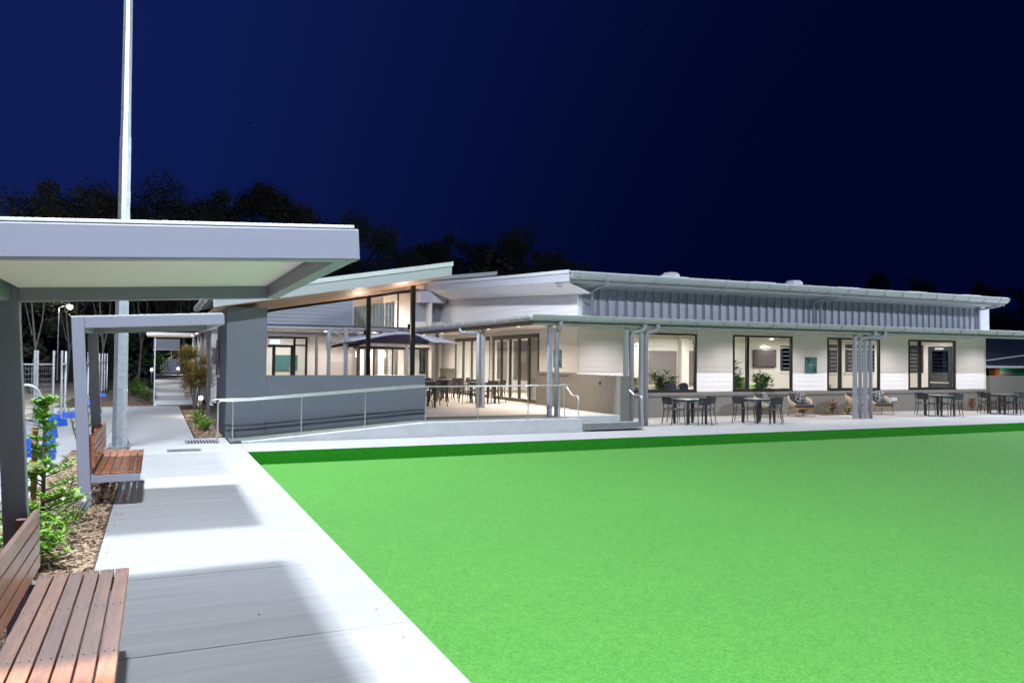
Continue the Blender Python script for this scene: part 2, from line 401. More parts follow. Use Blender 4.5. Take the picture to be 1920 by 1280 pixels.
floodpole(-.65, 18.14, (1.8, 16.8, 0), 'tall galvanised floodlight pole beside the far bench shelter', FE, 45000)
floodpole(-.75, -1.2, (2.5, 2.5, 0), 'tall galvanised floodlight pole behind the viewer beside the path', FE*1.15)
floodpole(38.2, 18.3, (27, 11, 0), 'tall galvanised floodlight pole beyond the terrace end', FE*.85)
floodpole(38.2, -1.2, (26, 8, 0), 'tall galvanised floodlight pole on the far side of the green', FE*1.05)

# ------------------------------------------------------------------ bench shelters
def shelter(y0, label):
    t = thing('bench_shelter', label, 'shelter', (-.75, y0, 0), group='bench shelters along the path')
    A = radians(3.1); px, pz = -.81, 0
    def T(u, v, y): return (px+u*cos(A)-v*sin(A), y0+y, pz+u*sin(A)+v*cos(A))
    def bar(u0, v0, u1, v1, ya, yb, name, mm=m_steel, bev=.006):
        m = MB().hexa([T(u0, v0, ya), T(u1, v0, ya), T(u1, v0, yb), T(u0, v0, yb), T(u0, v1, ya), T(u1, v1, ya), T(u1, v1, yb), T(u0, v1, yb)])
        return m.build(name, mm, t, bevel=bev)
    UR, HT, BD, DP = 1.735, 2.325, .135, 2.5
    for ya in (0, DP-.09):
        bar(0, -.06, .135, HT, ya, ya+.09, 'post')
        bar(.137, HT-BD, UR, HT, ya, ya+.09, 'roof_beam')
    bar(0.005, HT-BD+.002, .09, HT-.003, .092, DP-.092, 'roof_rail')
    bar(UR-.09, HT-BD+.002, UR-.003, HT-.003, .092, DP-.092, 'roof_rail')
    bar(.14, HT-.05, UR-.092, HT-.035, .092, DP-.092, 'soffit_panel', m_soffitw, 0)
    rs = bar(-.004, HT+.002, UR-.02, HT+.016, .0, DP, 'roof_sheet', m_roofsheet, .002)
    for k in range(5):
        for y in (.05, DP-.05):
            c = T(.1+k*.37, HT+.016, y); MB().tube([c, (c[0], c[1], c[2]+.007)], .008, 6).build('screw', m_galv, rs)
    # seat: two cantilever arms, six slats
    zs = .45
    for ya in (0, DP-.09): MB().box(-.69, y0+ya, zs-.125, -.15, y0+ya+.09, zs-.036).build('seat_arm', m_steel, t, bevel=.005)
    for xx in (-.66, -.22): MB().box(xx, y0+.092, zs-.10, xx+.05, y0+DP-.092, zs-.04).build('seat_rail', m_steel, t)
    w, gp = .079, .008; x = -.652
    for k in range(6):
        s = MB().box(-w/2, 0, -.034, w/2, DP-.02-.01, 0).build('seat_slat', m_wood, t, local=True, bevel=.004)
        s.location = (x+w/2+.75, .012, zs+random.uniform(-.001, .001)); s.rotation_euler = (0, 0, random.uniform(-.0008, .0008))
        if k < 6:
            sc = MB()
            for yy in (.05, .85, 1.65, DP-.08):
                for dx in (-.02, .02): sc.tube([(x+w/2+dx, y0+yy, zs+.0005), (x+w/2+dx, y0+yy, zs+.0025)], .0042, 6)
            sc.build('screw', m_grate, s, kind='stuff')
        x += w+gp
    hb = .087
    for k in range(4):
        z0 = zs+.06+k*(hb+.006)
        s = MB().box(-.016, 0, 0, .016, DP-.05, hb).build('backrest_slat', m_wood, t, local=True, bevel=.004)
        s.location = (-.665-.006*k*.5+.75, .01, z0)
    for yy in (.35, 1.25, DP-.42): MB().box(-.74, y0+yy, zs-.04, -.69, y0+yy+.06, zs+.43).build('backrest_support', m_wood, t)
    return t
shelter(3.40, 'grey steel bench shelter nearest the viewer, its flat roof crossing the left side')
shelter(10.82, 'grey steel bench shelter farther along the path beside the tall pole')

# ------------------------------------------------------------------ raised deck, ramp, steps
DZ = .34
struct(MB().box(6.0, 19.96, -.12, 12.2, 34, DZ), 'deck', m_deck)
struct(MB().box(10.06, 19.6, -.12, 12.2, 19.958, DZ), 'deck', m_deck)
struct(MB().box(2.4, 19.96, -.12, 5.99, 34, DZ-.004), 'deck', m_deck)
r = MB()
def rz_(x): return max(.012, min(DZ-.003, .012+(x-1.75)*(DZ-.015)/(5.9-1.75)))
r.hexa([(1.52, 18.42, -.12), (5.9, 18.42, -.12), (5.9, 19.48, -.12), (1.52, 19.48, -.12), (1.52, 18.42, .012), (5.9, 18.42, DZ-.003), (5.9, 19.48, DZ-.003), (1.52, 19.48, .012)])
r.box(5.902, 18.42, -.12, 6.34, 19.48, DZ-.003); r.box(6.342, 18.42, -.12, 10.05, 19.955, DZ-.003)
struct(r, 'ramp', m_ramp)
kb = MB()
kb.hexa([(1.75, 18.12, -.12), (5.92, 18.12, -.12), (5.92, 18.418, -.12), (1.75, 18.418, -.12), (1.75, 18.12, .016), (5.92, 18.12, DZ), (5.92, 18.418, DZ), (1.75, 18.418, .016)])
kb.box(5.922, 18.12, -.12, 10.2, 18.418, DZ)
struct(kb, 'ramp_kerb', m_concK)
struct(MB().box(10.06, 18.98, -.12, 11.9, 19.598, DZ+.002), 'top_step', m_concK)
struct(MB().box(10.205, 18.62, -.05, 12.3, 18.978, .17), 'bottom_step', m_step)
# far walkway steps
fs = struct(MB().box(-.05, 33.8, -.12, 1.7, 62, .02), 'far_walkway', m_concK)
for k, (a, c, z) in enumerate(((33.85, 38.2, .16), (38.2, 43.5, .30), (43.5, 49, .44), (49, 55, .58), (55, 61, .72))):
    slab(-.05, a, 1.7+.1*k, c, fs, z, -.0)

# ------------------------------------------------------------------ ramp and stair handrails
rail = thing('ramp_handrail', 'stainless double handrail running up the ramp in front of the low grey wall', 'handrail', (1.25, 18.3, 0))
def top(x): return .90+rz_(x)+(.0 if x < 5.9 else .0)
yr = 18.3
pts = [(1.25, yr, .0), (1.25, yr, .84), (1.265, yr, .885), (1.31, yr, .915)]+[(x, yr, .905+rz_(x)-.01) for x in (1.6, 1.9)]+[(5.9, yr, 1.2), (9.9, yr, 1.21)]
MB().tube(pts, .021, 8).build('top_rail', m_stain, rail, smooth=True)
y2 = 18.40
pts = [(1.16, y2-.04, .82), (1.10, y2, .835), (1.09, y2, .88), (1.13, y2, .925), (1.25, y2, .945), (1.9, y2, .95), (5.6, y2, 1.215), (5.95, y2, 1.225), (6.05, y2, 1.19), (6.06, y2-.01, 1.12), (6.0, y2-.02, 1.09)]
MB().tube(pts, .017, 8).build('hand_rail', m_stain, rail, smooth=True)
for x in (1.56, 3.03, 4.49, 5.97, 7.33, 8.71, 9.63):
    MB().tube([(x, yr, rz_(x)), (x, yr, .89+rz_(x))], .014, 8).build('rail_post', m_stain, rail)
    MB().tube([(x, yr, rz_(x)+.001), (x, yr, rz_(x)+.012)], .045, 12).build('base_flange', m_stain, rail)
for x in (2.4, 3.8, 5.2): MB().tube([(x, yr, .885+rz_(x)), (x, y2, .93+rz_(x))], .008, 6).build('rail_bracket', m_stain, rail)
sr = thing('stair_handrail', 'stainless handrail at the left of the steps, joining the ramp rail', 'handrail', (10.14, 18.3, 0))
MB().tube([(10.14, 19.35, 1.2), (10.14, 18.98, 1.2), (10.14, 18.56, .93), (10.14, 18.30, .93), (10.14, 18.24, .91), (10.14, 18.22, .86), (10.14, 18.22, .0)], .020, 8).build('hand_rail', m_stain, sr, smooth=True)
for y in (19.3, 19.0): MB().tube([(10.14, y, DZ), (10.14, y, 1.19)], .014, 8).build('rail_post', m_stain, sr)
MB().tube([(10.14, 18.22, 0.001), (10.14, 18.22, .02)], .045, 12).build('base_flange', m_stain, sr)
s2 = thing('stair_handrail', 'stainless handrail at the right of the steps, fixed to the taupe wing wall', 'handrail', (12.32, 18.5, 0))
MB().tube([(11.93, 20.1, 1.2), (12.28, 19.9, 1.215), (12.3, 19.5, 1.215), (12.3, 18.9, .91), (12.3, 18.60, .91), (12.3, 18.55, .89), (12.3, 18.53, .84), (12.3, 18.53, 0)], .020, 8).build('hand_rail', m_stain, s2, smooth=True)
MB().tube([(12.3, 19.45, .0), (12.3, 19.45, 1.2)], .014, 8).build('rail_post', m_stain, s2)
MB().tube([(12.3, 18.53, .001), (12.3, 18.53, .02)], .045, 12).build('base_flange', m_stain, s2)
MB().tube([(11.90, 20.1, 1.2), (11.915, 20.1, 1.2)], .05, 12).build('wall_flange', m_stain, s2)

# ------------------------------------------------------------------ grey pier, low wall and rising canopy
cp = thing('grey_canopy_wall', 'slate grey rendered pier and low wall under a rising canopy roof with timber soffit', 'canopy', (1.5, 19.5, 0))
MB().box(1.5, 19.5, -.1, 2.4, 22.6, 3.05).build('pier', m_greywall, cp, bevel=.006)
MB().box(2.402, 19.5, -.1, 6.34, 19.72, 1.445).build('low_wall', m_greywall, cp, bevel=.006)
MB().box(1.468, 21.6, 1.40, 1.498, 22.5, 2.32).build('notice_panel', m_taupe, cp)
MB().box(1.44, 21.55, 1.36, 1.498, 22.55, 1.398).build('panel_ledge', m_fascia, cp)
sl = .177
def zb(x): return 3.03+sl*(x-1.43)
def slope(x0, x1, y0, y1, d0, d1): return MB().hexa([(x0, y0, zb(x0)+d0), (x1, y0, zb(x1)+d0), (x1, y1, zb(x1)+d0), (x0, y1, zb(x0)+d0), (x0, y0, zb(x0)+d1), (x1, y0, zb(x1)+d1), (x1, y1, zb(x1)+d1), (x0, y1, zb(x0)+d1)])
slope(1.15, 6.75, 18.82, 24.9, .26, .30).build('roof_sheet', m_roofsheet, cp)
slope(1.15, 6.78, 18.78, 18.818, .0, .235).build('fascia', m_fascia, cp)
slope(1.15, 6.80, 18.73, 18.78, .237, .345).build('barge_flashing', m_roofsheet, cp)
slope(6.752, 6.79, 18.82, 24.9, .0, .30).build('fascia', m_fascia, cp)
slope(1.15, 6.79, 24.902, 24.97, -.07, .34).build('rear_beam', m_black, cp)
nb = 42
for k in range(nb):
    ya = 18.83+(24.89-18.83)*k/nb; yb = 18.83+(24.89-18.83)*(k+1)/nb-.006
    slope(1.2, 6.74, ya, yb, .004, .024).build('soffit_board', m_timbers, cp)
slope(1.2, 6.74, 18.82, 24.9, .028, .036).build('soffit_backing', m_grate, cp)
for x, y in ((6.14, 24.75), (6.68, 21.75)):
    MB().box(x-.06, y-.06, DZ, x+.06, y+.06, zb(x)+.002).build('black_post', m_black, cp)
    u = MB().tube([(x-.11, y, zb(x)-1.25), (x-.11, y, zb(x)-1.1)], .04, 10).build('uplight', m_black, cp); lamp('SPOT', 'uplight_lamp', (x-.13, y-.05, zb(x)-1.05), 95, (1, .80, .62), cp, .04, (x-.6, y-1.1, zb(x)), 150, 1.0)
# gutter at the low end with straps
gy0, gy1 = 18.85, 24.6
def gutprof(cx, cz, r, k=9, a0=pi, a1=2*pi): return [(cx+r*cos(a0+(a1-a0)*i/k), cz+r*sin(a0+(a1-a0)*i/k)) for i in range(k+1)]
pr_ = gutprof(1.06, 3.27, .10); pi_ = gutprof(1.06, 3.27, .092)[::-1]
MB().ext([(x, gy0, z) for x, z in pr_+pi_], (0, gy1-gy0, 0)).build('gutter', m_gutter, cp)
gt = cp.children[-1] if False else None
for k in range(9):
    y = gy0+.3+k*.6
    MB().ext([(x, y, z) for x, z in gutprof(1.06, 3.27, .112)+gutprof(1.06, 3.27, .102)[::-1]], (0, .035, 0)).build('gutter_bracket', m_galv, cp)
MB().tube([(1.06, 24.3, 3.17), (1.06, 24.3, 3.0), (1.36, 24.3, 2.85), (1.40, 24.3, 2.7), (1.40, 24.3, 0)], .055, 10).build('downpipe', m_post, cp, smooth=True)

# ------------------------------------------------------------------ main clubhouse
ch = thing('clubhouse', 'long white weatherboard clubhouse with ribbed clerestory, verandah and lit windows', 'building', (12.2, 22, 0))
X0, X1, Y0 = 12.2, 31.55, 22.0
def wboards_y(par, x0, x1, z0, z1, y, pitch=.17, z1b=None, joined=False, mm=None):
    """horizontal boards facing -y; z1b is the top at x1 when the top slopes"""
    z1b = z1 if z1b is None else z1b; n = int(math.ceil((max(z1, z1b)-z0)/pitch)); J = MB()
    for k in range(n):
        a = z0+k*pitch; c = a+pitch-.004
        ca, cb = min(c, z1), min(c, z1b)
        if ca <= a+.004 and cb <= a+.004: continue
        xa, xb = x0, x1
        if ca <= a+.004: xa = x0+(a+.01-z1)/(z1b-z1)*(x1-x0); ca = a+.008
        if cb <= a+.004: xb = x0+(a+.01-z1)/(z1b-z1)*(x1-x0); cb = a+.008
        mb = J if joined else MB()
        mb.hexa([(xa, y-.019, a), (xb, y-.019, a), (xb, y, a), (xa, y, a), (xa, y-.010, ca), (xb, y-.010, cb), (xb, y, cb), (xa, y, ca)])
        if not joined: mb.build('weatherboard', mm or m_white, par)
    if joined: J.build('weatherboard', mm or m_white, par, kind='stuff')
def wboards_x(par, y0, y1, z0, z1, x, pitch=.17, z1b=None, mm=None):
    """horizontal boards facing -x"""
    z1b = z1 if z1b is None else z1b; n = int(math.ceil((max(z1, z1b)-z0)/pitch))
    for k in range(n):
        a = z0+k*pitch; c = a+pitch-.004; ca, cb = min(c, z1), min(c, z1b); ya, yb = y0, y1
        if ca <= a+.004 and cb <= a+.004: continue
        if ca <= a+.004: ya = y0+(a+.01-z1)/(z1b-z1)*(y1-y0); ca = a+.008
        if cb <= a+.004: yb = y0+(a+.01-z1)/(z1b-z1)*(y1-y0); cb = a+.008
        MB().hexa([(x-.019, yb, a), (x-.019, ya, a), (x, ya, a), (x, yb, a), (x-.010, yb, cb), (x-.010, ya, ca), (x, ya, ca), (x, yb, cb)]).build('weatherboard', mm or m_white, par)
# windows in the front wall
WZ0, WZ1 = .86, 2.80
wins = [(14.13, 16.81), (18.38, 21.08), (22.79, 25.49), (27.07, 29.78)]
segs = [(X0, wins[0][0]), (wins[0][1], wins[1][0]), (wins[1][1], wins[2][0]), (wins[2][1], wins[3][0]), (wins[3][1], X1)]
for a, c in segs:
    MB().box(a, Y0, .82, c, Y0+.12, 2.99).build('wall', m_intw, ch)
    wboards_y(ch, a+.03, c-.03, .84, 2.95, Y0-.002)
for a, c in wins:
    MB().box(a, Y0, WZ1+.002, c, Y0+.12, 2.99).build('wall', m_white, ch)
MB().box(X0-.03, Y0-.035, .83, X0, Y0+.02, 3.3).build('corner_trim', m_white, ch)
MB().box(X1, Y0-.035, .0, X1+.06, Y0+.12, 2.95).build('corner_trim', m_white, ch)
# taupe plinth in panels with a ledge
px = [12.2, 13.4, 15.6, 17.8, 20.0, 22.2, 24.4, 26.6, 28.8, 31.55]
for a, c in zip(px, px[1:]): MB().box(a+.003, Y0-.05, -.05, c-.003, Y0+.12, .70).build('plinth_panel', m_taupe, ch)
MB().box(12.2, Y0-.09, .703, X1, Y0+.12, .818).build('plinth_ledge', m_taupe, ch, bevel=.006)
MB().box(26.0, Y0-.10, .40, 26.32, Y0-.052, .54).build('outlet_box', m_fascia, ch)
def window(par, x0, x1, z0, z1, y, split, mf=m_frame, glass=m_glass, fw_=.06):
    f = MB()
    f.box(x0, y-.03, z0, x1, y+.07, z0+fw_); f.box(x0, y-.03, z1-fw_, x1, y+.07, z1)
    f.box(x0, y-.03, z0+fw_, x0+fw_, y+.07, z1-fw_); f.box(x1-fw_, y-.03, z0+fw_, x1, y+.07, z1-fw_)
    for s_ in split: f.box(s_-.055, y-.028, z0+fw_, s_+.055, y+.068, z1-fw_)
    w = f.build('window', mf, par); e = [x0+fw_]+list(split)+[x1-fw_]
    for a, c in zip(e, e[1:]):
        MB().box(a+(.055 if a in split else 0), y+.015, z0+fw_, c-(.055 if c in split else 0), y+.023, z1-fw_).build('pane', glass, w)
    return w
for (a, c) in wins:
    window(ch, a, c, WZ0, WZ1, Y0, [a+.65])
    MB().box(a, Y0-.06, .82, c, Y0+.07, .858).build('window_sill', m_frame, ch)
# clerestory
CZ1 = 4.18
MB().box(X0, Y0, 3.0, 31.15, Y0+.1, CZ1).build('clerestory_wall', m_clad, ch)
MB().box(X0-.0, Y0-.05, 3.0, X0+.12, Y0, CZ1).build('corner_trim', m_fascia, ch)
x = X0+.42; rm = MB().box(-.018, -.085, 3.28-3.28, .018, 0, CZ1-3.28-.002).mesh('cladding_rib'); rm.materials.append(m_clad)
while x < 31.0:
    if not (21.9 < x < 22.4): instance(rm, 'cladding_rib', ch, (x-12.2, -.0, 3.28))
    x += .347
MB().box(31.152, Y0-.12, 3.0, 31.72, Y0+.1, 4.23).build('end_fin', m_fascia, ch)
MB().box(11.5, Y0-.02, CZ1, 31.3, Y0+.1, 4.40).build('eave_beam', m_fascia, ch)
UG = 20.98
MB().box(11.35, UG+.02, 4.24, 31.3, Y0-.021, 4.27).build('eave_soffit', m_fascia, ch)
MB().box(11.35, UG-.03, 4.22, 31.33, UG+.018, 4.40).build('eave_fascia', m_gutdark, ch)
def gutter_x(par, x0, x1, yc, zc, r, brs, mm=m_gutter):
    def prof(rr, a0=pi*.98, a1=1.78*pi, k=8): return [(yc+rr*cos(a0+(a1-a0)*i/k), zc+rr*sin(a0+(a1-a0)*i/k)) for i in range(k+1)]
    g_ = MB().ext([(x0, y, z) for y, z in prof(r)+prof(r-.012)[::-1]], (x1-x0, 0, 0)).build('gutter', mm, par)
    MB().box(x0, yc-r-.006, zc-.012, x1, yc-r+.014, zc+.012).build('gutter_bead', mm, g_)
    for bx in brs: MB().ext([(bx, y, z) for y, z in prof(r+.022)+prof(r+.002)[::-1]], (.045, 0, 0)).build('gutter_bracket', m_clad, g_)
    for e in (x0, x1-.004): MB().ext([(e, y, z) for y, z in prof(r-.001)], (.004, 0, 0)).build('end_cap', mm, g_)
    return g_
gutter_x(ch, 11.32, 31.35, UG-.05, 4.50, .19, [11.55+.915*k for k in range(22)])
rs_ = .055
def rzf(y): return 4.52+rs_*(y-UG)
MB().hexa([(11.3, UG-.1, rzf(UG-.1)), (31.45, UG-.1, rzf(UG-.1)), (31.45, 36.5, rzf(36.5)), (11.3, 36.5, rzf(36.5)),
           (11.3, UG-.1, rzf(UG-.1)+.05), (31.45, UG-.1, rzf(UG-.1)+.05), (31.45, 36.5, rzf(36.5)+.05), (11.3, 36.5, rzf(36.5)+.05)]).build('roof', m_roofsheet, ch)
for xx in (14.9, 18.6, 22.6, 26.2, 29.3):
    MB().box(xx, UG+.3, rzf(UG+.3)+.03, xx+1.05, UG+1.1, rzf(UG+1.1)+.052).build('roof_flashing', m_roofsheet, ch)
# verge fascia + soffit on the gable side
def gz(y): return 3.97+.053*(y-22)
vf = lambda xa, xb, d0, d1, y0, y1, mm, nm: MB().hexa([(xa, y0, rzf(y0)+d0), (xb, y0, rzf(y0)+d0), (xb, y1, rzf(y1)+d0), (xa, y1, rzf(y1)+d0), (xa, y0, rzf(y0)+d1), (xb, y0, rzf(y0)+d1), (xb, y1, rzf(y1)+d1), (xa, y1, rzf(y1)+d1)]).build(nm, mm, ch)
vf(11.27, 11.298, -.27, .055, UG-.1, 36.5, m_fascia, 'verge_fascia')
vf(11.24, 11.27, -.03, .075, UG-.12, 36.5, m_roofsheet, 'verge_flashing')
ss = MB(); ys_ = (21.15, 36.4)
ss.hexa([(11.3, ys_[0], rzf(ys_[0])-.26), (12.17, ys_[0], gz(ys_[0])+.0), (12.17, ys_[1], gz(ys_[1])), (11.3, ys_[1], rzf(ys_[1])-.26),
         (11.3, ys_[0], rzf(ys_[0])-.24), (12.17, ys_[0], gz(ys_[0])+.02), (12.17, ys_[1], gz(ys_[1])+.02), (11.3, ys_[1], rzf(ys_[1])-.24)])
ss.build('verge_soffit', m_soffitw, ch)
MB().hexa([(X0, 22.1, 3.0), (X0+.1, 22.1, 3.0), (X0+.1, 36.3, 3.0), (X0, 36.3, 3.0), (X0, 22.1, 4.3), (X0+.1, 22.1, 4.3), (X0+.1, 36.3, 5.2), (X0, 36.3, 5.2)]).build('gable_wall', m_intw, ch)
wboards_x(ch, 22.0, 36.2, 3.1, gz(22)+.0, X0-.002, .17, gz(36.2))
MB().box(X0-.035, 21.965, 3.0, X0+.0, 22.0, 4.2).build('corner_trim', m_white, ch)
# roof vents
def vent(xx, yy, label):
    z = rzf(yy)+.05; k = 6
    v = MB().lathe([(.25, 0), (.25, .34)], (xx, yy, z), 12).build('roof_vent', m_roofsheet, ch)
    MB().lathe([(.32, .34), (.37, .38), (.37, .46), (.28, .55)], (xx, yy, z), 8).build('vent_cowl', m_roofsheet, v)
vent(18.75, 26.2, ''); vent(25.2, 26.2, '')
# upper downpipes
for xx in (12.65, 21.98, 22.32, 31.05):
    MB().tube([(xx, UG-.02, 4.36), (xx, UG, 4.22), (xx, Y0-.14, 4.10), (xx, Y0-.14, 3.3)], .055, 10).build('downpipe', m_post, ch, smooth=True)
# verandah roof
VG, VZ = 19.2, 3.02
def vz(y): return VZ+.03+(y-VG)*.075
MB().hexa([(9.25, VG-.05, vz(VG)), (37.2, VG-.05, vz(VG)), (37.2, 22.0, vz(22)), (12.2, 22.0, vz(22)), (9.25, VG-.05, vz(VG)+.04), (37.2, VG-.05, vz(VG)+.04), (37.2, 22, vz(22)+.04), (12.2, 22, vz(22)+.04)]).build('verandah_roof', m_roofsheet, ch)
MB().hexa([(9.25, VG-.05, vz(VG)-.002), (12.2, 22.0, vz(22)-.002), (12.2, 34, vz(22)-.002), (9.25, 34, vz(VG)-.002), (9.25, VG-.05, vz(VG)+.038), (12.2, 22, vz(22)+.038), (12.2, 34, vz(22)+.038), (9.25, 34, vz(VG)+.038)]).build('verandah_roof', m_roofsheet, ch)
MB().box(9.45, VG+.25, 2.96, 37.2, 21.97, 2.975).build('verandah_soffit', m_soffitw, ch)
MB().box(9.45, 21.98, 2.96, 12.17, 34, 2.975).build('verandah_soffit', m_soffitw, ch)
MB().box(9.30, VG+.06, 2.82, 37.2, VG+.24, 3.02).build('verandah_beam', m_gutdark, ch)
MB().box(9.30, VG+.245, 2.82, 9.46, 34, 3.02).build('verandah_beam', m_browng, ch)
gutter_x(ch, 9.2, 37.3, VG, 3.08, .15, [9.82+.96*k for k in range(29)])
gpr = [(9.24+.15*cos(a), 3.08+.15*sin(a)) for a in [pi*.98+(.8*pi)*i/8 for i in range(9)]]
gpi = [(9.24+.138*cos(a), 3.08+.138*sin(a)) for a in [pi*.98+(.8*pi)*i/8 for i in range(9)]][::-1]
gl = MB().ext([(x, VG-.1, z) for x, z in gpr+gpi], (0, 14.9, 0)).build('gutter', m_gutter, ch)
for k in range(17):
    y = VG+.5+k*.87
    MB().ext([(9.24+.164*cos(a), y, 3.08+.164*sin(a)) for a in [pi*.98+.8*pi*i/8 for i in range(9)]]+[(9.24+.152*cos(a), y, 3.08+.152*sin(a)) for a in [pi*.98+.8*pi*(8-i)/8 for i in range(9)]], (0, .035, 0)).build('gutter_bracket', m_fascia, gl)
def vpost(xx, yy, zb_=0., nm='verandah_post'): MB().box(xx-.055, yy-.055, zb_, xx+.055, yy+.055, 2.84).build(nm, m_post, ch, bevel=.004)
def vpipe(xx, yy, gx, zb_=0., along='x'):
    if along == 'x': P = [(gx, VG, 2.98), (gx, VG, 2.82), (gx-.05, VG+.03, 2.74), (xx+.06, yy-.02, 2.70), (xx, yy, 2.6), (xx, yy, zb_)]
    else: P = [(9.24, gx, 2.98), (9.24, gx, 2.84), (9.27, gx-.06, 2.75), (9.42, yy+.1, 2.70), (xx, yy, 2.58), (xx, yy, zb_)]
    MB().tube(P, .062, 12).build('downpipe', m_post, ch, smooth=True)
vpost(9.88, 19.4, DZ); vpipe(10.1, 19.4, 10.12+.0, DZ)
vpost(12.34, 19.4); vpipe(12.53, 19.38, 12.85)
vpost(12.80, 19.3); vpipe(12.97, 19.3, 13.3)
vpost(21.38, 19.44); vpipe(21.60, 19.42, 22.05)
vpost(21.86, 19.44); vpipe(22.08, 19.42, 22.5)
vpost(9.47, 23.25, DZ); vpipe(9.35, 23.35, 24.7, DZ, 'y')
vpost(9.47, 27.75, DZ); vpost(9.47, 31.6, DZ)
vpost(36.9, 19.44); vpost(32.6, 19.44)
# taupe wing wall beside the steps and side plinth
MB().box(11.9, 18.98, -.05, 12.2, 22.0, 1.44).build('wing_wall', m_taupe, ch, bevel=.006)
MB().box(X0-.12, 22.0, DZ, X0, 24.75, 1.38).build('plinth_panel', m_taupe, ch)
MB().box(X0-.16, 22.0, 1.383, X0, 24.75, 1.46).build('plinth_ledge', m_taupe, ch, bevel=.006)
MB().box(X0, 22.1, DZ, X0+.1, 24.75, 3.0).build('wall', m_intw, ch)
wboards_x(ch, 22.0, 24.72, 1.47, 2.95, X0-.002)
MB().box(X0, 28.96, DZ, X0+.1, 29.2, 3.0).build('wall', m_intw, ch); wboards_x(ch, 28.96, 29.2, DZ, 2.95, X0-.002)
MB().box(X0, 33.3, DZ, X0+.1, 36.0, 3.0).build('wall', m_intw, ch); wboards_x(ch, 33.3, 36, 1.47, 2.95, X0-.002)
MB().box(X0-.12, 33.3, DZ, X0, 36.0, 1.38).build('plinth_panel', m_taupe, ch)
MB().box(X0-.16, 33.3, 1.383, X0, 36, 1.46).build('plinth_ledge', m_taupe, ch)
for ya, yb in ((24.75, 28.96), (29.2, 33.3)):
    MB().box(X0, ya, 2.80, X0+.1, yb, 3.0).build('wall', m_intw, ch); wboards_x(ch, ya, yb, 2.80, 2.95, X0-.002)
def door_leaf(par, y0, y1, z0, z1, x, w=.055):
    f = MB(); f.box(x-.03, y0, z0, x+.04, y0+w, z1); f.box(x-.03, y1-w, z0, x+.04, y1, z1)
    f.box(x-.03, y0+w, z0, x+.04, y1-w, z0+.09); f.box(x-.03, y0+w, z1-.07, x+.04, y1-w, z1)
    d = f.build('bifold_door', m_frameb, par)
    MB().box(x, y0+w, z0+.09, x+.008, y1-w, z1-.07).build('pane', m_glass, d)
    return d
for ya, yb, n in ((24.80, 28.92, 5), (29.24, 33.26, 4)):
    st_ = (yb-ya)/n
    for k in range(n): door_leaf(ch, ya+k*st_+.004, ya+(k+1)*st_-.004, DZ+.03, 2.72, X0+.02)
    MB().box(X0-.04, ya, 2.722, X0+.06, yb, 2.80).build('door_head', m_frameb, ch)
    MB().box(X0-.04, ya, DZ, X0+.06, yb, DZ+.028).build('door_sill', m_frameb, ch)
# downlights in the verandah soffit
def downlight(xx, yy, z, e, par=ch, col=WARM):
    d = MB().tube([(xx, yy, z-.012), (xx, yy, z+.01)], .06, 12).build('downlight', e_lampw, par)
    lamp('SPOT', 'downlight_lamp', (xx, yy, z-.03), e, col, par, .06, (xx, yy, 0), 150, .9)
for yy in (20.8, 23.3, 25.8, 28.3, 30.8, 33.2): downlight(10.7, yy, 2.955, 320)
for k in range(8): downlight(13.0+k*2.55, 20.75, 2.955, 215, ch, (1, .93, .92))
# front rooms behind the windows
IY = 25.62
MB().box(X0+.1, Y0+.125, .30, 31.3, IY, .34).build('room_floor', m_intf, ch)
MB().box(X0+.1, Y0+.125, 2.84, 31.5, IY+.1, 2.88).build('room_ceiling', m_intw, ch)
MB().box(X0+.1, IY, .02, 31.3, IY+.1, 2.84).build('room_wall', m_intw, ch)
MB().box(X0+.1, IY-.05, 2.46, 31.2, IY-.003, 2.50).build('wall_trim', m_intw, ch)
MB().box(31.3, Y0+.125, .02, 31.4, IY, 2.84).build('room_wall', m_intw, ch)
MB().box(18.68, IY-.28, .02, 19.02, IY-.055, 2.84).build('column', m_intw, ch)
wboards_y(ch, X0+.15, 17.2, .4, 2.44, IY-.003, .2, joined=True); wboards_y(ch, 20.4, 22.2, .4, 2.44, IY-.003, .2, joined=True)
MB().box(17.30, IY-.06, .95, 18.60, IY-.052, 2.27).build('wall_panel', m_mauve, ch)
MB().box(19.06, IY-.06, .95, 19.9, IY-.052, 2.29).build('wall_panel', m_mauve, ch)
for xa, xb, za, zb2 in ((26.55, 27.1, 1.45, 2.66), (27.6, 29.35, 1.46, 2.68), (23.9, 24.9, 1.5, 2.56)):
    f = MB(); f.box(xa-.06, IY-.05, za-.08, xb+.06, IY-.004, za-.003); f.build('window_sill', m_white, ch)
    w = MB().box(xa, IY-.03, za, xb, IY-.004, zb2).build('window', m_navy, ch)
    MB().box(xa+.10, IY-.045, za+.06, xb-.06, IY-.032, zb2-.06).build('pane', m_glassd, w)
    for k in range(6): MB().box(xa+.12, IY-.052, za+.12+k*.17, xb-.07, IY-.047, za+.135+k*.17).build('louvre', m_fascia, w)
w = MB().box(31.25, 24.66, 1.45, 31.298, 25.55, 2.68).build('window', m_navy, ch)
MB().box(31.235, 24.74, 1.52, 31.248, 25.5, 2.6).build('pane', m_glassd, w)
for k in range(6): MB().box(31.225, 24.76, 1.58+k*.17, 31.234, 25.48, 1.595+k*.17).build('louvre', m_fascia, w)
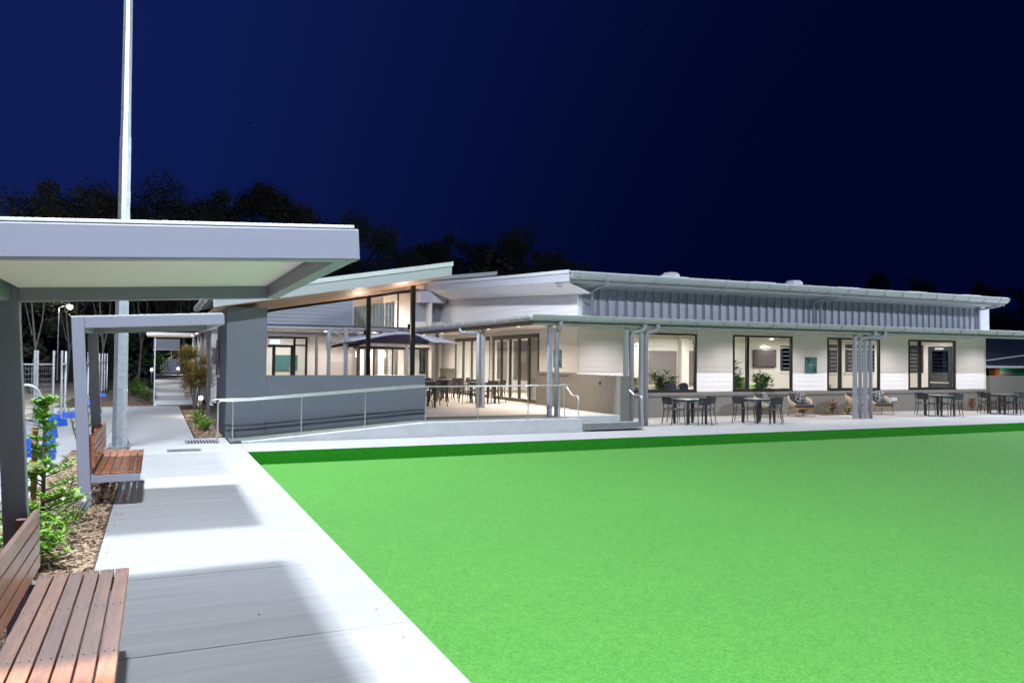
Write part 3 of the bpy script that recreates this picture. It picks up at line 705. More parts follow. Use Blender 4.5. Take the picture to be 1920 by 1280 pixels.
# glass door in the end wall of the last room
d = MB().box(31.24, 23.25, .03, 31.298, 24.38, 2.62).build('door', m_navyf, ch)
MB().box(31.222, 23.4, .3, 31.238, 24.22, 2.45).build('pane', m_glassd, d)
MB().box(31.19, 23.35, 1.02, 31.22, 24.25, 1.07).build('push_bar', m_stain, d); MB().box(31.19, 23.6, 2.48, 31.22, 24.0, 2.56).build('door_closer', m_fascia, d)
MB().box(31.25, 24.40, .03, 31.298, 24.55, 2.84).build('door_jamb', m_white, ch)
for xx, yy, e in ((15.2, 23.8, 75), (18.2, 23.9, 75), (20.6, 23.9, 45), (23.9, 23.8, 65), (28.6, 23.8, 75), (30.3, 23.7, 30)):
    MB().box(xx-.3, yy-.3, 2.825, xx+.3, yy+.3, 2.838).build('ceiling_light', e_panel, ch)
    lamp('AREA', 'room_lamp', (xx, yy, 2.81), e*1.35, INT, ch, .6, (xx, yy, 0))
for xx in (16.9, 23.05, 14.0):
    MB().tube([(xx, IY-.42, 2.80), (xx, IY-.42, 2.838)], .07, 12).build('downlight', e_lampw, ch)
    lamp('SPOT', 'scallop_lamp', (xx, IY-.32, 2.79), 60, INT, ch, .03, (xx, IY-.16, 0), 110, .6)
tr = MB().tube([(17.35, 22.7, 2.66), (17.35, 22.82, 2.5)], .06, 10).build('track_spot', m_black, ch); MB().tube([(17.35, 22.7, 2.84), (17.35, 22.7, 2.66)], .012, 6).build('spot_stem', m_black, tr)
# dining room behind the bifold doors
MB().box(X0+.1, IY+.12, DZ-.05, 17.5, 35.9, DZ+.01).build('room_floor', m_intf, ch)
MB().box(X0+.1, IY+.12, 2.86, 17.6, 35.9, 2.90).build('room_ceiling', m_intw, ch)
MB().box(17.5, IY+.12, DZ, 17.6, 35.9, 2.86).build('room_wall', m_intw, ch)
MB().box(X0+.11, 35.8, DZ, 17.5, 35.9, 2.86).build('room_wall', m_intw, ch)
for k in range(14):
    y0c = 25.0+k*.32
    c_ = MB(); n_ = 8; pts = [(12.62+.035*cos(2*pi*i/4), y0c+.3*i/n_) for i in range(n_+1)]
    for (xa, ya), (xb, yb) in zip(pts, pts[1:]): c_.add([(xa, ya, DZ+.75), (xb, yb, DZ+.75), (xb, yb, 2.6), (xa, ya, 2.6)], [(0, 1, 2, 3)])
    if k not in (9, 10): c_.build('curtain_panel', m_curt, ch)
MB().box(15.6, 29.2, 2.5, 15.66, 33.3, 2.78).build('clerestory_light', e_panel, ch)
for xx, yy in ((14.2, 27), (14.2, 29.5), (14.2, 32.5)): lamp('AREA', 'room_lamp', (xx, yy, 2.84), 260, INT, ch, .6, (xx, yy, 0))
MB().box(17.44, 29.5, .7, 17.49, 33, 2.4).build('wall_panel', m_mauve, ch)

# ------------------------------------------------------------------ signs on the clubhouse
def sign(x, y, z, face, label):
    t = thing('wall_sign', label, 'sign', (x, y, z), group='teal signs on the clubhouse')
    w, h = .57, .59
    def q(u, v, d):   # u right, v up, d out of the wall
        return (x+u, y-d, z+v) if face == 'y' else (x-d, y-u, z+v)
    def rect(u0, v0, u1, v1, d0, d1, nm, mm, par=None):
        p = [q(u0, v0, d1), q(u1, v0, d1), q(u1, v0, d0), q(u0, v0, d0), q(u0, v1, d1), q(u1, v1, d1), q(u1, v1, d0), q(u0, v1, d0)]
        return MB().hexa(p).build(nm, mm, par or t)
    pl = rect(-w/2, -h/2, w/2, h/2, .025, .045, 'sign_panel', m_teal)
    def lf(u, v, a, L):
        W_ = L*.45; pts = []
        for i in range(8):
            b_ = 2*pi*i/8; e = (cos(b_)*L/2, sin(b_)*W_/2); pts.append(q(u+e[0]*cos(a)-e[1]*sin(a), v+e[0]*sin(a)+e[1]*cos(a), .0465))
        MB().add(pts, [tuple(range(8))]).build('leaf_emblem', m_leafdk, pl)
    for u, v, a in ((-.2, .23, 2.5), (-.13, .13, 1.2), (-.07, .22, .9), (.17, -.12, 1.3), (.13, -.22, .9), (.23, -.2, 2.1)): lf(u, v, a, .15)
    for k in range(6): rect(-.11+k*.038, .0, -.083+k*.038, .035, .046, .048, 'lettering', m_textw, pl)
    for k in range(3): rect(-.035+k*.026, -.065, -.016+k*.026, -.047, .046, .048, 'lettering', m_textw, pl)
sign(21.95, Y0, 1.765, 'y', 'teal leaf sign on the front wall between the second and third windows')
sign(X0, 23.32, 1.92, 'x', 'teal leaf sign on the cream side wall behind the corner post')

# ------------------------------------------------------------------ courtyard wings behind
bw = thing('back_wing', 'low wing across the courtyard with blue lit gable, cream wall and glass door', 'building', (2.6, 33, 0))
BY = 33.0
MB().box(2.6, BY, DZ, 4.1, BY+.1, 3.2).build('wall', m_white, bw); MB().box(5.66, BY, DZ, 7.5, BY+.1, 3.2).build('wall', m_white, bw)
MB().box(4.1, BY, 2.73, 5.66, BY+.1, 3.2).build('wall', m_white, bw)
wboards_y(bw, 5.68, 7.5, DZ, 3.0, BY-.002, .17); wboards_y(bw, 2.6, 4.08, DZ, 3.0, BY-.002, .17)
MB().hexa([(2.6, BY, 3.2), (7.5, BY, 3.2), (7.5, BY+.1, 3.2), (2.6, BY+.1, 3.2), (2.6, BY, 3.35), (7.5, BY, 4.45), (7.5, BY+.1, 4.45), (2.6, BY+.1, 3.35)]).build('gable_wall', m_clad, bw)
wboards_y(bw, 2.6, 7.5, 3.22, 3.33, BY-.002, .15, 4.43, mm=m_clad)
MB().box(7.5, BY-.03, DZ, 7.56, BY+1.5, 4.5).build('corner_trim', m_fascia, bw)
MB().hexa([(1.8, 30.9, 3.02), (9.2, 30.9, 3.02), (9.2, 33, 3.2), (1.8, 33, 3.2), (1.8, 30.9, 3.06), (9.2, 30.9, 3.06), (9.2, 33, 3.24), (1.8, 33, 3.24)]).build('verandah_roof', m_navy, bw)
gutter_x(bw, 1.8, 9.0, 30.85, 3.06, .13, [2.2+.9*k for k in range(8)])
MB().box(1.8, 30.99, 2.95, 9.2, 32.95, 2.965).build('verandah_soffit', m_soffitw, bw)
MB().box(1.8, 31.0, 2.72, 9.0, 31.14, 2.86).build('verandah_beam', m_browng, bw)
for xx in (2.6, 5.68, 7.3): MB().box(xx-.05, 31.02, DZ, xx+.05, 31.12, 2.72).build('verandah_post', m_browng, bw)
dr = MB()
dr.box(4.1, BY-.03, 2.66, 5.66, BY+.06, 2.73); dr.box(5.58, BY-.03, DZ, 5.66, BY+.06, 2.66); dr.box(5.1, BY-.03, DZ, 5.19, BY+.06, 2.66); dr.box(4.1, BY-.03, 2.30, 5.1, BY+.06, 2.40)
dr.box(5.19, BY-.03, 2.36, 5.58, BY+.06, 2.42); dr.box(4.28, BY-.03, DZ, 4.40, BY+.06, 2.30); dr.box(5.0, BY-.03, DZ, 5.098, BY+.06, 2.30)
df = dr.build('door_frame', m_frame, bw)
for a, c, z0, z1 in ((4.1, 4.28, DZ, 2.3), (4.40, 5.0, DZ, 2.3), (4.1, 5.1, 2.4, 2.66), (5.19, 5.58, DZ, 2.36), (5.19, 5.58, 2.42, 2.66)):
    MB().box(a, BY+.01, z0, c, BY+.018, z1).build('pane', m_glass, df)
MB().tube([(4.95, BY-.07, 1.0), (4.95, BY-.07, 1.5)], .015, 8).build('door_handle', m_stain, df)
for k in (1.05, 1.45): MB().tube([(4.95, BY-.03, k), (4.95, BY-.07, k)], .01, 6).build('handle_stem', m_stain, df)
MB().box(3.0, 36.0, DZ, 7.4, 36.1, 2.9).build('room_wall', m_intw, bw); MB().box(2.7, BY+.1, DZ-.03, 7.4, 36, DZ+.01).build('room_floor', m_intf, bw); MB().box(2.7, BY+.1, 2.9, 7.4, 36, 2.93).build('room_ceiling', m_intw, bw)
MB().box(2.62, BY+.1, DZ, 2.7, 36.1, 2.9).build('room_wall', m_intw, bw); MB().box(7.33, BY+.1, DZ, 7.41, 36.1, 4.3).build('room_wall', m_intw, bw)
MB().box(4.75, 35.95, 1.3, 5.75, 35.995, 2.0).build('wall_picture', m_teal, bw)
lamp('AREA', 'room_lamp', (5, 34.5, 2.86), 80, INT, bw, .6, (5, 34.5, 0))
for xx in (3.6, 6.2, 8.2): downlight(xx, 32.0, 2.945, 130, bw)
ex = MB().box(4.18, BY-.10, 2.44, 4.56, BY-.04, 2.60).build('exit_sign', e_exit); tag(ex, 'lit blue white exit sign box above the courtyard glass door', 'exit sign')

th = thing('glazed_hall', 'tall glazed hall at the back of the courtyard with timber ceiling and curtains', 'building', (7.6, 34, 0))
HY = 34.2
def hz(x): return 4.42+(x-7.7)*.165
for nm, z0 in (('sill_beam', 3.18), ('door_head', 2.30)): MB().box(7.6, HY-.03, z0, 11.3, HY+.08, z0+.10).build(nm, m_frame, th)
MB().box(7.6, HY, 2.40, 11.3, HY+.1, 3.18).build('wall', m_white, th)
MB().hexa([(7.6, HY-.02, hz(7.6)), (10.4, HY-.02, hz(10.4)), (10.4, HY+.1, hz(10.4)), (7.6, HY+.1, hz(7.6)), (7.6, HY-.02, hz(7.6)+.12), (10.4, HY-.02, hz(10.4)+.12), (10.4, HY+.1, hz(10.4)+.12), (7.6, HY+.1, hz(7.6)+.12)]).build('window_head', m_frame, th)
wf = MB()
for x in (7.62, 8.45, 9.82): wf.box(x-.03, HY-.02, 3.28, x+.03, HY+.06, hz(x))
w = wf.build('window', m_frame, th)
for a, c in ((7.65, 8.42), (8.48, 9.79), (9.85, 10.4)): MB().hexa([(a, HY+.01, 3.28), (c, HY+.01, 3.28), (c, HY+.018, 3.28), (a, HY+.018, 3.28), (a, HY+.01, hz(a)), (c, HY+.01, hz(c)), (c, HY+.018, hz(c)), (a, HY+.018, hz(a))]).build('pane', m_glass, w)
MB().box(9.84, 36.7, 3.1, 11.34, 36.8, 5.0).build('wall', m_white, th)
wf = MB()
for x in (7.66, 8.1, 8.75, 9.6, 10.3, 11.2): wf.box(x-.03, HY-.02, DZ, x+.03, HY+.06, 2.30)
w = wf.build('window', m_frame, th); MB().box(7.69, HY+.01, DZ, 11.17, HY+.018, 2.3).build('pane', m_glass, w)
MB().hexa([(7.42, HY+.1, DZ), (7.5, HY+.1, DZ), (7.5, 39.5, DZ), (7.42, 39.5, DZ), (7.42, HY+.1, 4.9), (7.5, HY+.1, 4.9), (7.5, 39.5, 4.9), (7.42, 39.5, 4.9)]).build('room_wall', m_intw, th)
MB().box(7.5, 39.5, 0, 14, 39.6, 5.4).build('room_wall', m_intw, th); MB().box(7.5, HY+.1, DZ-.02, 14, 39.5, DZ+.004).build('room_floor', m_intf, th)
MB().box(11.35, HY+.1, DZ, 11.45, 39.5, 5.2).build('room_wall', m_intw, th)
for k in range(16):
    y = HY+.15+k*.33
    MB().hexa([(7.5, y, 4.72), (11.3, y, 5.30), (11.3, y+.32, 5.30), (7.5, y+.32, 4.72), (7.5, y, 4.74), (11.3, y, 5.32), (11.3, y+.32, 5.32), (7.5, y+.32, 4.74)]).build('ceiling_board', m_timbers, th)
for k in range(14):
    xa = 7.66+k*.152; MB().add([(xa, HY+.42, 3.2), (xa+.075, HY+.36, 3.2), (xa+.148, HY+.42, 3.2), (xa, HY+.42, hz(xa)-.30), (xa+.075, HY+.36, hz(xa)-.30), (xa+.148, HY+.42, hz(xa)-.30)], [(0, 1, 4, 3), (1, 2, 5, 4)]).build('curtain_fold', m_curt, th)
MB().box(7.5, 37.6, 2.86, 11.3, 39.4, 2.9).build('mezzanine', m_intw, th)
for k in range(7): MB().box(7.8+k*.5, 37.5, DZ, 7.8+k*.5+.3, 37.55, 2.3).build('wall_panel', m_curt if k % 2 else m_intw, th)
MB().box(7.72, 35.4, DZ, 8.0, 35.5, 1.75).build('orange_screen', m_orange, th)
MB().box(8.8, 35.6, .95, 10.9, 36.2, 1.12).build('counter_top', m_white, th); MB().box(8.9, 35.7, DZ, 10.8, 36.15, .948).build('counter_base', m_linen, th)
lamp('AREA', 'room_lamp', (9.4, 36, 4.55), 170, INT, th, .9, (9.4, 36, 0)); lamp('AREA', 'room_lamp', (9.4, 36, 2.8), 110, INT, th, .9, (9.4, 36, 0))
lamp('AREA', 'ceiling_wash_lamp', (9.2, 36, 3.1), 60, (1, .75, .5), th, 1.2, (9.2, 36.2, 6))
MB().box(10.62, 34.9, DZ, 12.17, 35.0, 3.6).build('wall', m_white, th)
MB().box(10.62, 34.9, 3.6, 11.4, 35.0, 5.1).build('wall', m_clad, th); MB().box(11.4, 35.3, 3.6, 12.18, 35.4, 5.1).build('wall', m_clad, th)
MB().box(10.85, 34.2, 4.45, 12.1, 34.88, 4.95).build('eave_box', m_fascia, th)
w = MB().box(11.06, 34.86, 1.2, 11.5, 34.898, 2.36).build('window', m_frame, th); MB().box(11.11, 34.845, 1.26, 11.42, 34.858, 2.30).build('pane', m_glassd, w)
for xx in (8.2, 8.75, 9.35, 10.1):
    sc = MB().box(xx-.05, 37.40, 1.95, xx+.05, 37.49, 2.2).build('wall_sconce', e_lampw, th)
MB().box(11.5, 35.22, 4.0, 11.85, 35.295, 4.42).build('louvre_vent', m_browng, th)
MB().hexa([(6.9, 39.8, 5.25), (17.0, 39.8, 6.52), (17, 46, 6.52), (6.9, 46, 5.25), (6.9, 39.8, 5.42), (17.0, 39.8, 6.72), (17, 46, 6.72), (6.9, 46, 5.42)]).build('roof', m_fascia, th)

MB().hexa([(10, 40.1, 4.6), (16.9, 40.1, 4.6), (16.9, 40.2, 4.6), (10, 40.2, 4.6), (10, 40.1, 5.62), (16.9, 40.1, 6.48), (16.9, 40.2, 6.48), (10, 40.2, 5.62)]).build('gable_wall', m_white, th)
# walkway building far left, palisade and dark awning
wk = thing('walkway_building', 'far cream building beside the walkway with thin white eave and posts', 'building', (2.2, 36, 0))
MB().box(1.95, 34.5, 0, 2.55, 44, 3.0).build('wall', m_white, wk); MB().box(-.45, 44, 2.98, 2.2, 48.2, 3.12).build('eave', m_soffitw, wk)
MB().box(1.72, 34.4, 2.9, 2.6, 44, 3.05).build('eave', m_browng, wk)
for y in (36, 39, 42, 45): MB().box(1.74, y, 0, 1.84, y+.1, 2.92).build('post', m_fascia if y % 2 else m_browng, wk)
for y in (37, 41): downlight(1.85-.25, y, 2.9, 25, wk)
aw = thing('awning', 'dark grey boxed awning on slim posts at the walkway end', 'awning', (.7, 62, 0))
MB().box(-.15, 61, 2.42, 1.55, 64, 3.15).build('roof_box', m_clad, aw); MB().box(-.2, 60.9, 2.36, 1.6, 64.1, 2.418).build('eave_strip', m_soffitw, aw)
for x in (-.12, 1.0, 1.5): MB().box(x-.03, 61.1, .7, x+.03, 61.16, 2.36).build('post', m_fascia, aw)
pf = thing('palisade_fence', 'grey palisade gate of upright pickets closing the far walkway', 'fence', (.9, 60, .72))
for k in range(14): MB().box(.30+k*.095, 60, .74, .34+k*.095, 60.03, 1.78+(.03 if k % 2 else 0)).build('picket', m_fascia, pf)
for z in (.9, 1.6): MB().box(.25, 60.032, z, 1.6, 60.06, z+.05).build('rail', m_fascia, pf)
o = MB().box(1.05, 60.6, .75, 1.45, 61, 1.45).build('wheelie_bin', m_blue); tag(o, 'blue bin standing behind the far palisade gate', 'bin')
slim = thing('slim_railing', 'slim white railing post at the left edge of the far steps', 'railing', (-.03, 33.9, 0))
MB().tube([(-.03, 33.9, .1), (-.03, 33.9, 2.6)], .02, 8).build('post', m_fascia, slim); MB().tube([(-.03, 33.95, 1.0), (-.03, 38, 1.1)], .015, 6).build('rail', m_fascia, slim)

# ------------------------------------------------------------------ right end: low wall and dark shed
o = MB().box(31.63, 22.05, -.05, 38, 22.3, 1.38).build('low_wall', m_taupe, bevel=.006); tag(o, 'plain taupe low wall running right from the clubhouse end', 'wall')
sh = thing('dark_shed', 'dark navy roofed shed behind the taupe wall with orange post and green panel', 'shed', (38, 29, 0))
MB().add([(33, 27, 1.85), (50, 27, 1.85), (50, 33, 4.0), (40, 33, 4.0), (33, 33, 4.0)], [(0, 1, 2, 3, 4)]).build('roof', m_navy, sh)
MB().hexa([(38.4, 26.95, 1.86), (50, 26.95, 1.86), (50, 27.05, 1.86), (38.4, 27.05, 1.86), (38.4, 26.97, 1.9), (50, 26.97, 1.9), (50, 27.05, 1.9), (38.4, 27.05, 1.9)]).build('roof_edge', m_navy, sh)
MB().add([(36, 26.9, 1.76), (43, 26.9, 2.45), (43, 27.1, 2.45), (36, 27.1, 1.76), (36, 26.9, 1.79), (43, 26.9, 2.48), (43, 27.1, 2.48), (36, 27.1, 1.79)], [(0, 1, 5, 4), (4, 5, 6, 7), (3, 2, 1, 0)]).build('hip_flashing', m_fascia, sh)
MB().box(33, 26.92, 1.68, 50, 27.0, 1.80).build('gutter', m_fascia, sh)
MB().box(39.75, 27.1, 0, 40.1, 27.4, 1.68).build('post', m_orange, sh); MB().box(40.9, 28.2, 0, 44, 28.3, 1.8).build('panel', m_greenp, sh); MB().box(41.4, 28.1, .9, 42.6, 28.19, 1.5).build('hatch', m_browng, sh)
MB().box(33, 32.9, 0, 50, 33, 3.9).build('wall', m_navy, sh)
lamp('POINT', 'shed_lamp', (41.5, 27.6, 1.6), 18, INT, sh, .05)

# ------------------------------------------------------------------ cantilever umbrellas
def umbrella(px, py, cx, R, ht, label, apex):
    t = thing('cantilever_umbrella', label, 'umbrella', (px, py, DZ), group='cantilever umbrellas in the courtyard')
    MB().box(px-.06, py-.06, DZ, px+.06, py+.06, ht).build('post', m_post, t, bevel=.006)
    MB().box(px-.25, py-.25, DZ, px+.25, py+.25, DZ+.03).build('base_plate', m_post, t)
    MB().box(px-.085, py-.08, 2.18, px+.085, py+.08, 2.38).build('clamp_plate', m_post, t)
    MB().tube([(px+.05, py, ht-.04), (px+.85, py, apex-.33)], .035, 8).build('tie_arm', m_post, t)
    MB().hexa([(px+.08, py-.04, 2.24), (cx, py-.03, apex-.20), (cx, py+.03, apex-.20), (px+.08, py+.04, 2.24), (px+.08, py-.04, 2.34), (cx, py-.03, apex-.12), (cx, py+.03, apex-.12), (px+.08, py+.04, 2.34)]).build('boom', m_charb, t)
    n = 8; rim = [(cx+R*cos(2*pi*(k+.5)/n), py+R*sin(2*pi*(k+.5)/n), apex-.42) for k in range(n)]
    mid = [(cx+R*.55*cos(2*pi*(k+.5)/n), py+R*.55*sin(2*pi*(k+.5)/n), apex-.185) for k in range(n)]
    v = [(cx, py, apex)]+mid+rim; f = [(0, 1+k, 1+(k+1) % n) for k in range(n)]+[(1+k, 1+n+k, 1+n+(k+1) % n, 1+(k+1) % n) for k in range(n)]
    v2 = [(x, y, z-.012) for x, y, z in v]; N_ = len(v)
    MB().add(v+v2, f+[tuple(reversed([i+N_ for i in q])) for q in f]).build('canopy', m_umb, t)
    for k in range(n): MB().tube([(cx, py, apex-.06), mid[k][:2]+(mid[k][2]-.03,), rim[k][:2]+(rim[k][2]-.02,)], .012, 6).build('rib', m_charb, t)
    MB().tube([(cx, py, apex-.12), (cx, py, apex+.05)], .06, 10).build('hub', m_charb, t)
umbrella(5.93, 27, 7.84, 2.15, 2.94, 'grey cantilever umbrella nearer the low wall with wide canopy', 2.85)
umbrella(5.8, 29.3, 7.75, 2.05, 2.94, 'grey cantilever umbrella farther back in the courtyard', 2.85)

# ------------------------------------------------------------------ tables and chairs
def chair_proto(mm, label):
    t = thing('metal_chair', label, 'chair')
    B = lambda m, n: m.build(n, mm, t, local=True)
    B(MB().box(-.23, -.21, .435, .23, .22, .455), 'seat')
    for sx in (-1, 1):
        B(MB().tube([(sx*.21, -.20, .44), (sx*.235, -.24, 0)], [.016, .012], 6), 'leg')
        B(MB().tube([(sx*.21, .19, .44), (sx*.235, .26, 0)], [.016, .012], 6), 'leg')
        B(MB().tube([(sx*.235, -.22, .44), (sx*.255, -.20, .64), (sx*.255, -.10, .655), (sx*.25, .22, .655)], .013, 6), 'armrest')
    b_ = MB()
    for sx in (-1, 1): b_.tube([(sx*.21, .20, .44), (sx*.215, .27, .80)], .013, 6)
    b_.hexa([(-.22, .247, .70), (.22, .247, .70), (.22, .262, .70), (-.22, .262, .70), (-.22, .268, .81), (.22, .268, .81), (.22, .283, .81), (-.22, .283, .81)])
    b_.hexa([(-.22, .228, .60), (.22, .228, .60), (.22, .243, .60), (-.22, .243, .60), (-.22, .243, .675), (.22, .243, .675), (.22, .258, .675), (-.22, .258, .675)])
    for k in range(4): b_.box(-.15+k*.1-.025, .243, .672, -.15+k*.1+.025, .256, .704)
    B(b_, 'backrest'); return t
def table_proto(mm, label, sz=.76, leg=.03):
    t = thing('square_table', label, 'table')
    MB().box(-sz/2, -sz/2, .715, sz/2, sz/2, .738).build('tabletop', m_ttop, t, local=True, bevel=.004)
    MB().box(-sz/2+.05, -sz/2+.05, .67, sz/2-.05, sz/2-.05, .713).build('apron', mm, t, local=True)
    for sx in (-1, 1):
        for sy in (-1, 1):
            c = sz/2-.05; MB().hexa([(sx*c-leg*.8, sy*c-leg*.8, 0), (sx*c+leg*.8, sy*c-leg*.8, 0), (sx*c+leg*.8, sy*c+leg*.8, 0), (sx*c-leg*.8, sy*c+leg*.8, 0), (sx*c-leg*1.1, sy*c-leg*1.1, .712), (sx*c+leg*1.1, sy*c-leg*1.1, .712), (sx*c+leg*1.1, sy*c+leg*1.1, .712), (sx*c-leg*1.1, sy*c+leg*1.1, .712)]).build('leg', mm, t, local=True)
    return t
cA = chair_proto(m_char, ''); tA = table_proto(m_char, ''); cB = chair_proto(m_charb, ''); tB = table_proto(m_charb, '')
usedp = set()
def place(proto, loc, rz, label, group):
    if proto.name not in usedp:
        usedp.add(proto.name); proto.location = loc; proto.rotation_euler = (0, 0, rz); proto['label'] = label; proto['group'] = group; return proto
    return dup(proto, loc, rz, label, group)
def setof(c, t, x, y, z, desc, gname, sides, turn=0, sp=.56):
    kind = 'charcoal' if c is cA else 'brown black'
    place(t, (x, y, z), turn, f'{kind} square table {desc}', f'tables {gname}')
    for s_ in sides:
        a = {'left': pi, 'right': 0, 'near': -pi/2, 'far': pi/2}[s_]+turn+random.uniform(-.1, .1)
        word = {'left': 'left', 'right': 'right', 'near': 'near', 'far': 'far'}[s_]
        d_ = sp+random.uniform(-.03, .05)
        place(c, (x+cos(a)*d_, y+sin(a)*d_, z), a-pi/2+random.uniform(-.12, .12), f'{kind} armchair at the {word} of the table {desc}', f'chairs {gname}')
ALL = ('left', 'near', 'far', 'right')
setof(cA, tA, 14.62, 19.42, 0, 'nearest the steps', 'on the terrace', ALL)
setof(cA, tA, 16.95, 19.10, 0, 'before the lounge chairs', 'on the terrace', ALL)
setof(cA, tA, 25.72, 19.62, 0, 'below the rightmost window', 'on the terrace', ALL)
setof(cA, tA, 29.15, 19.62, 0, 'by the taupe end wall', 'on the terrace', ALL)
setof(cB, tB, 7.75, 24.2, DZ, 'just behind the low grey wall', 'on the deck', ALL)
setof(cB, tB, 9.3, 27.4, DZ, 'near the cream deck wall', 'on the deck', ALL)
setof(cB, tB, 10.55, 25.9, DZ, 'beside the near bifold doors', 'on the deck', ALL)
setof(cB, tB, 10.6, 29.6, DZ, 'by the far bifold doors', 'on the deck', ALL)
# lounge chairs with printed pillows
def lounge(x, y, rz, where):
    t = thing('lounge_chair', f'cream woven lounge chair with teak legs {where}', 'armchair', (x, y, 0), rz, 'lounge chairs against the plinth')
    sh_ = MB(); n = 18; k0 = 0
    R0 = []
    for i in range(n+1):
        a = radians(-52+284*i/n); c_, s_ = cos(a), sin(a)
        hgt = .40+.33*max(0, sin(max(0, min(pi, (a+.9)/(pi+1.8)*pi))))**.9
        R0.append(((.38*c_, .31*s_+.01), (.42*c_, .36*s_+.02), hgt))
    vs = []; fs = []
    for (b0, b1, h_) in R0: vs += [(b0[0], b0[1], .30), (b1[0], b1[1], h_), (b1[0]*.92, b1[1]*.92, h_), (b0[0]*.92, b0[1]*.92, .30)]
    for i in range(n):
        for j in range(4): fs.append((4*i+j, 4*i+(j+1) % 4, 4*i+4+(j+1) % 4, 4*i+4+j))
    fs += [(0, 3, 2, 1), (4*n, 4*n+1, 4*n+2, 4*n+3)]
    MB().add(vs, fs).build('woven_shell', m_rattan, t, local=True, smooth=True)
    MB().box(-.35, -.34, .26, .35, .28, .31).build('seat_frame', m_teak, t, local=True, bevel=.01)
    MB().box(-.31, -.36, .312, .31, .22, .42).build('seat_cushion', m_cush, t, local=True, bevel=.03)
    MB().hexa([(-.27, .10, .43), (.27, .10, .43), (.27, .24, .43), (-.27, .24, .43), (-.27, .20, .80), (.27, .20, .80), (.27, .30, .80), (-.27, .30, .80)]).build('back_cushion', m_cush, t, local=True, bevel=.03)
    for sx in (-1, 1):
        MB().tube([(sx*.30, -.30, .27), (sx*.33, -.34, 0)], [.024, .015], 8).build('leg', m_teak, t, local=True)
        MB().tube([(sx*.28, .24, .27), (sx*.31, .30, 0)], [.024, .015], 8).build('leg', m_teak, t, local=True)
    # pillow, leaning on the back cushion
    p = MB(); k = 8; g_ = []
    for side in (1, -1):
        for i in range(k+1):
            for j in range(k+1):
                u, v = i/k*2-1, j/k*2-1; th_ = .075*(1-u**2)**.5*(1-v**2)**.5 if abs(u) < 1 and abs(v) < 1 else 0
                pin = 1-.06*(1-abs(u*v)); p.v.append((.22*u*pin, side*th_, .22*v*pin))
    for s_ in range(2):
        o_ = s_*(k+1)**2
        for i in range(k):
            for j in range(k):
                q = (o_+i*(k+1)+j, o_+(i+1)*(k+1)+j, o_+(i+1)*(k+1)+j+1, o_+i*(k+1)+j+1); p.f.append(q if s_ else q[::-1])
    po = p.build('pillow', m_pillow, None, smooth=True)
    lp = Vector((.02, .02, .635)); po.location = Matrix.Rotation(rz, 4, 'Z') @ lp+Vector((x, y, 0)); po.rotation_euler = (radians(-16), random.uniform(-.12, .12), rz)
    tag(po, f'branch print scatter pillow on the lounge chair {where}', 'pillow', 'pillows on the lounge chairs')
lounge(18.95, 21.0, radians(28), 'just behind the second terrace table')
lounge(20.45, 20.95, radians(-14), 'below the teal front sign')
lounge(23.15, 21.0, radians(35), 'half hidden behind the pair of grey posts')
lounge(24.15, 20.85, radians(-14), 'just right of the pair of grey posts')

# ------------------------------------------------------------------ indoor furniture seen through the windows
def leafy(name, loc, h, spread, n, mm, label, cat, group=None, L=.2, w=.06, pot=None, stems=7, droop=.3, base=0., stem_m=None):
    t = thing(name, label, cat, loc, group=group); x, y, z = loc; st_, lv = MB(), MB()
    for s_ in range(stems):
        a = random.uniform(0, 2*pi); r_ = random.uniform(.2, 1)*spread; hh = h*random.uniform(.6, 1)
        p0 = Vector((x+random.uniform(-.03, .03), y+random.uniform(-.03, .03), z+base)); p1 = Vector((x+cos(a)*r_*.6, y+sin(a)*r_*.6, z+base+(hh-base)*.6)); p2 = Vector((x+cos(a)*r_, y+sin(a)*r_, z+hh))
        st_.tube([p0, p1, p2], [.008, .006, .003], 5)
        for k in range(n):
            u = random.uniform(.15, 1); q = p0.lerp(p1, u*2) if u < .5 else p1.lerp(p2, u*2-1)
            b_ = random.uniform(0, 2*pi); d_ = Vector((cos(b_), sin(b_), random.uniform(-droop, .8)))
            lv.leaf(q, d_, (0, 0, 1), L*random.uniform(.6, 1.15), w*random.uniform(.7, 1.2))
    st_.build('stem', stem_m or m_bark, t); lv.build('foliage', mm, t)
    if pot: MB().lathe([(.12, 0), (.17, pot)], loc, 14).build('pot', m_fascia, t)
    return t
leafy('indoor_plant', (16.0, 22.75, .345), 1.25, .5, 48, m_leafi, 'bushy green plant behind the first window beside navy chairs', 'plant', 'plants inside the windows', .26, .07, .35, 9, .3, .3)
leafy('indoor_plant', (18.85, 22.6, .345), 1.55, .38, 42, m_leafi, 'tall green plant behind the left pane of the second window', 'plant', 'plants inside the windows', .34, .06, .35, 7, .2, .3)
leafy('indoor_plant', (20.2, 22.7, .345), 1.25, .55, 48, m_leafi, 'wide green plant behind the second window beneath the screen', 'plant', 'plants inside the windows', .30, .075, .35, 9, .3, .3)
leafy('indoor_plant', (14.5, 22.75, .345), 1.0, .3, 36, m_leafi, 'small green plant behind the left pane of the first window', 'plant', 'plants inside the windows', .22, .06, .35, 6, .3, .3)
for k, (x, y) in enumerate(((16.45, 22.7), (15.05, 22.7))):
    leafy('flower_vase', (x, y, .75), .55, .18, 5, m_yel, ('yellow flowers in a vase at the right of the first window', 'yellow flowers in a vase beside the first window mullion')[k], 'flowers', 'yellow flowers indoors', .08, .06, .25, 4, .1, .2)
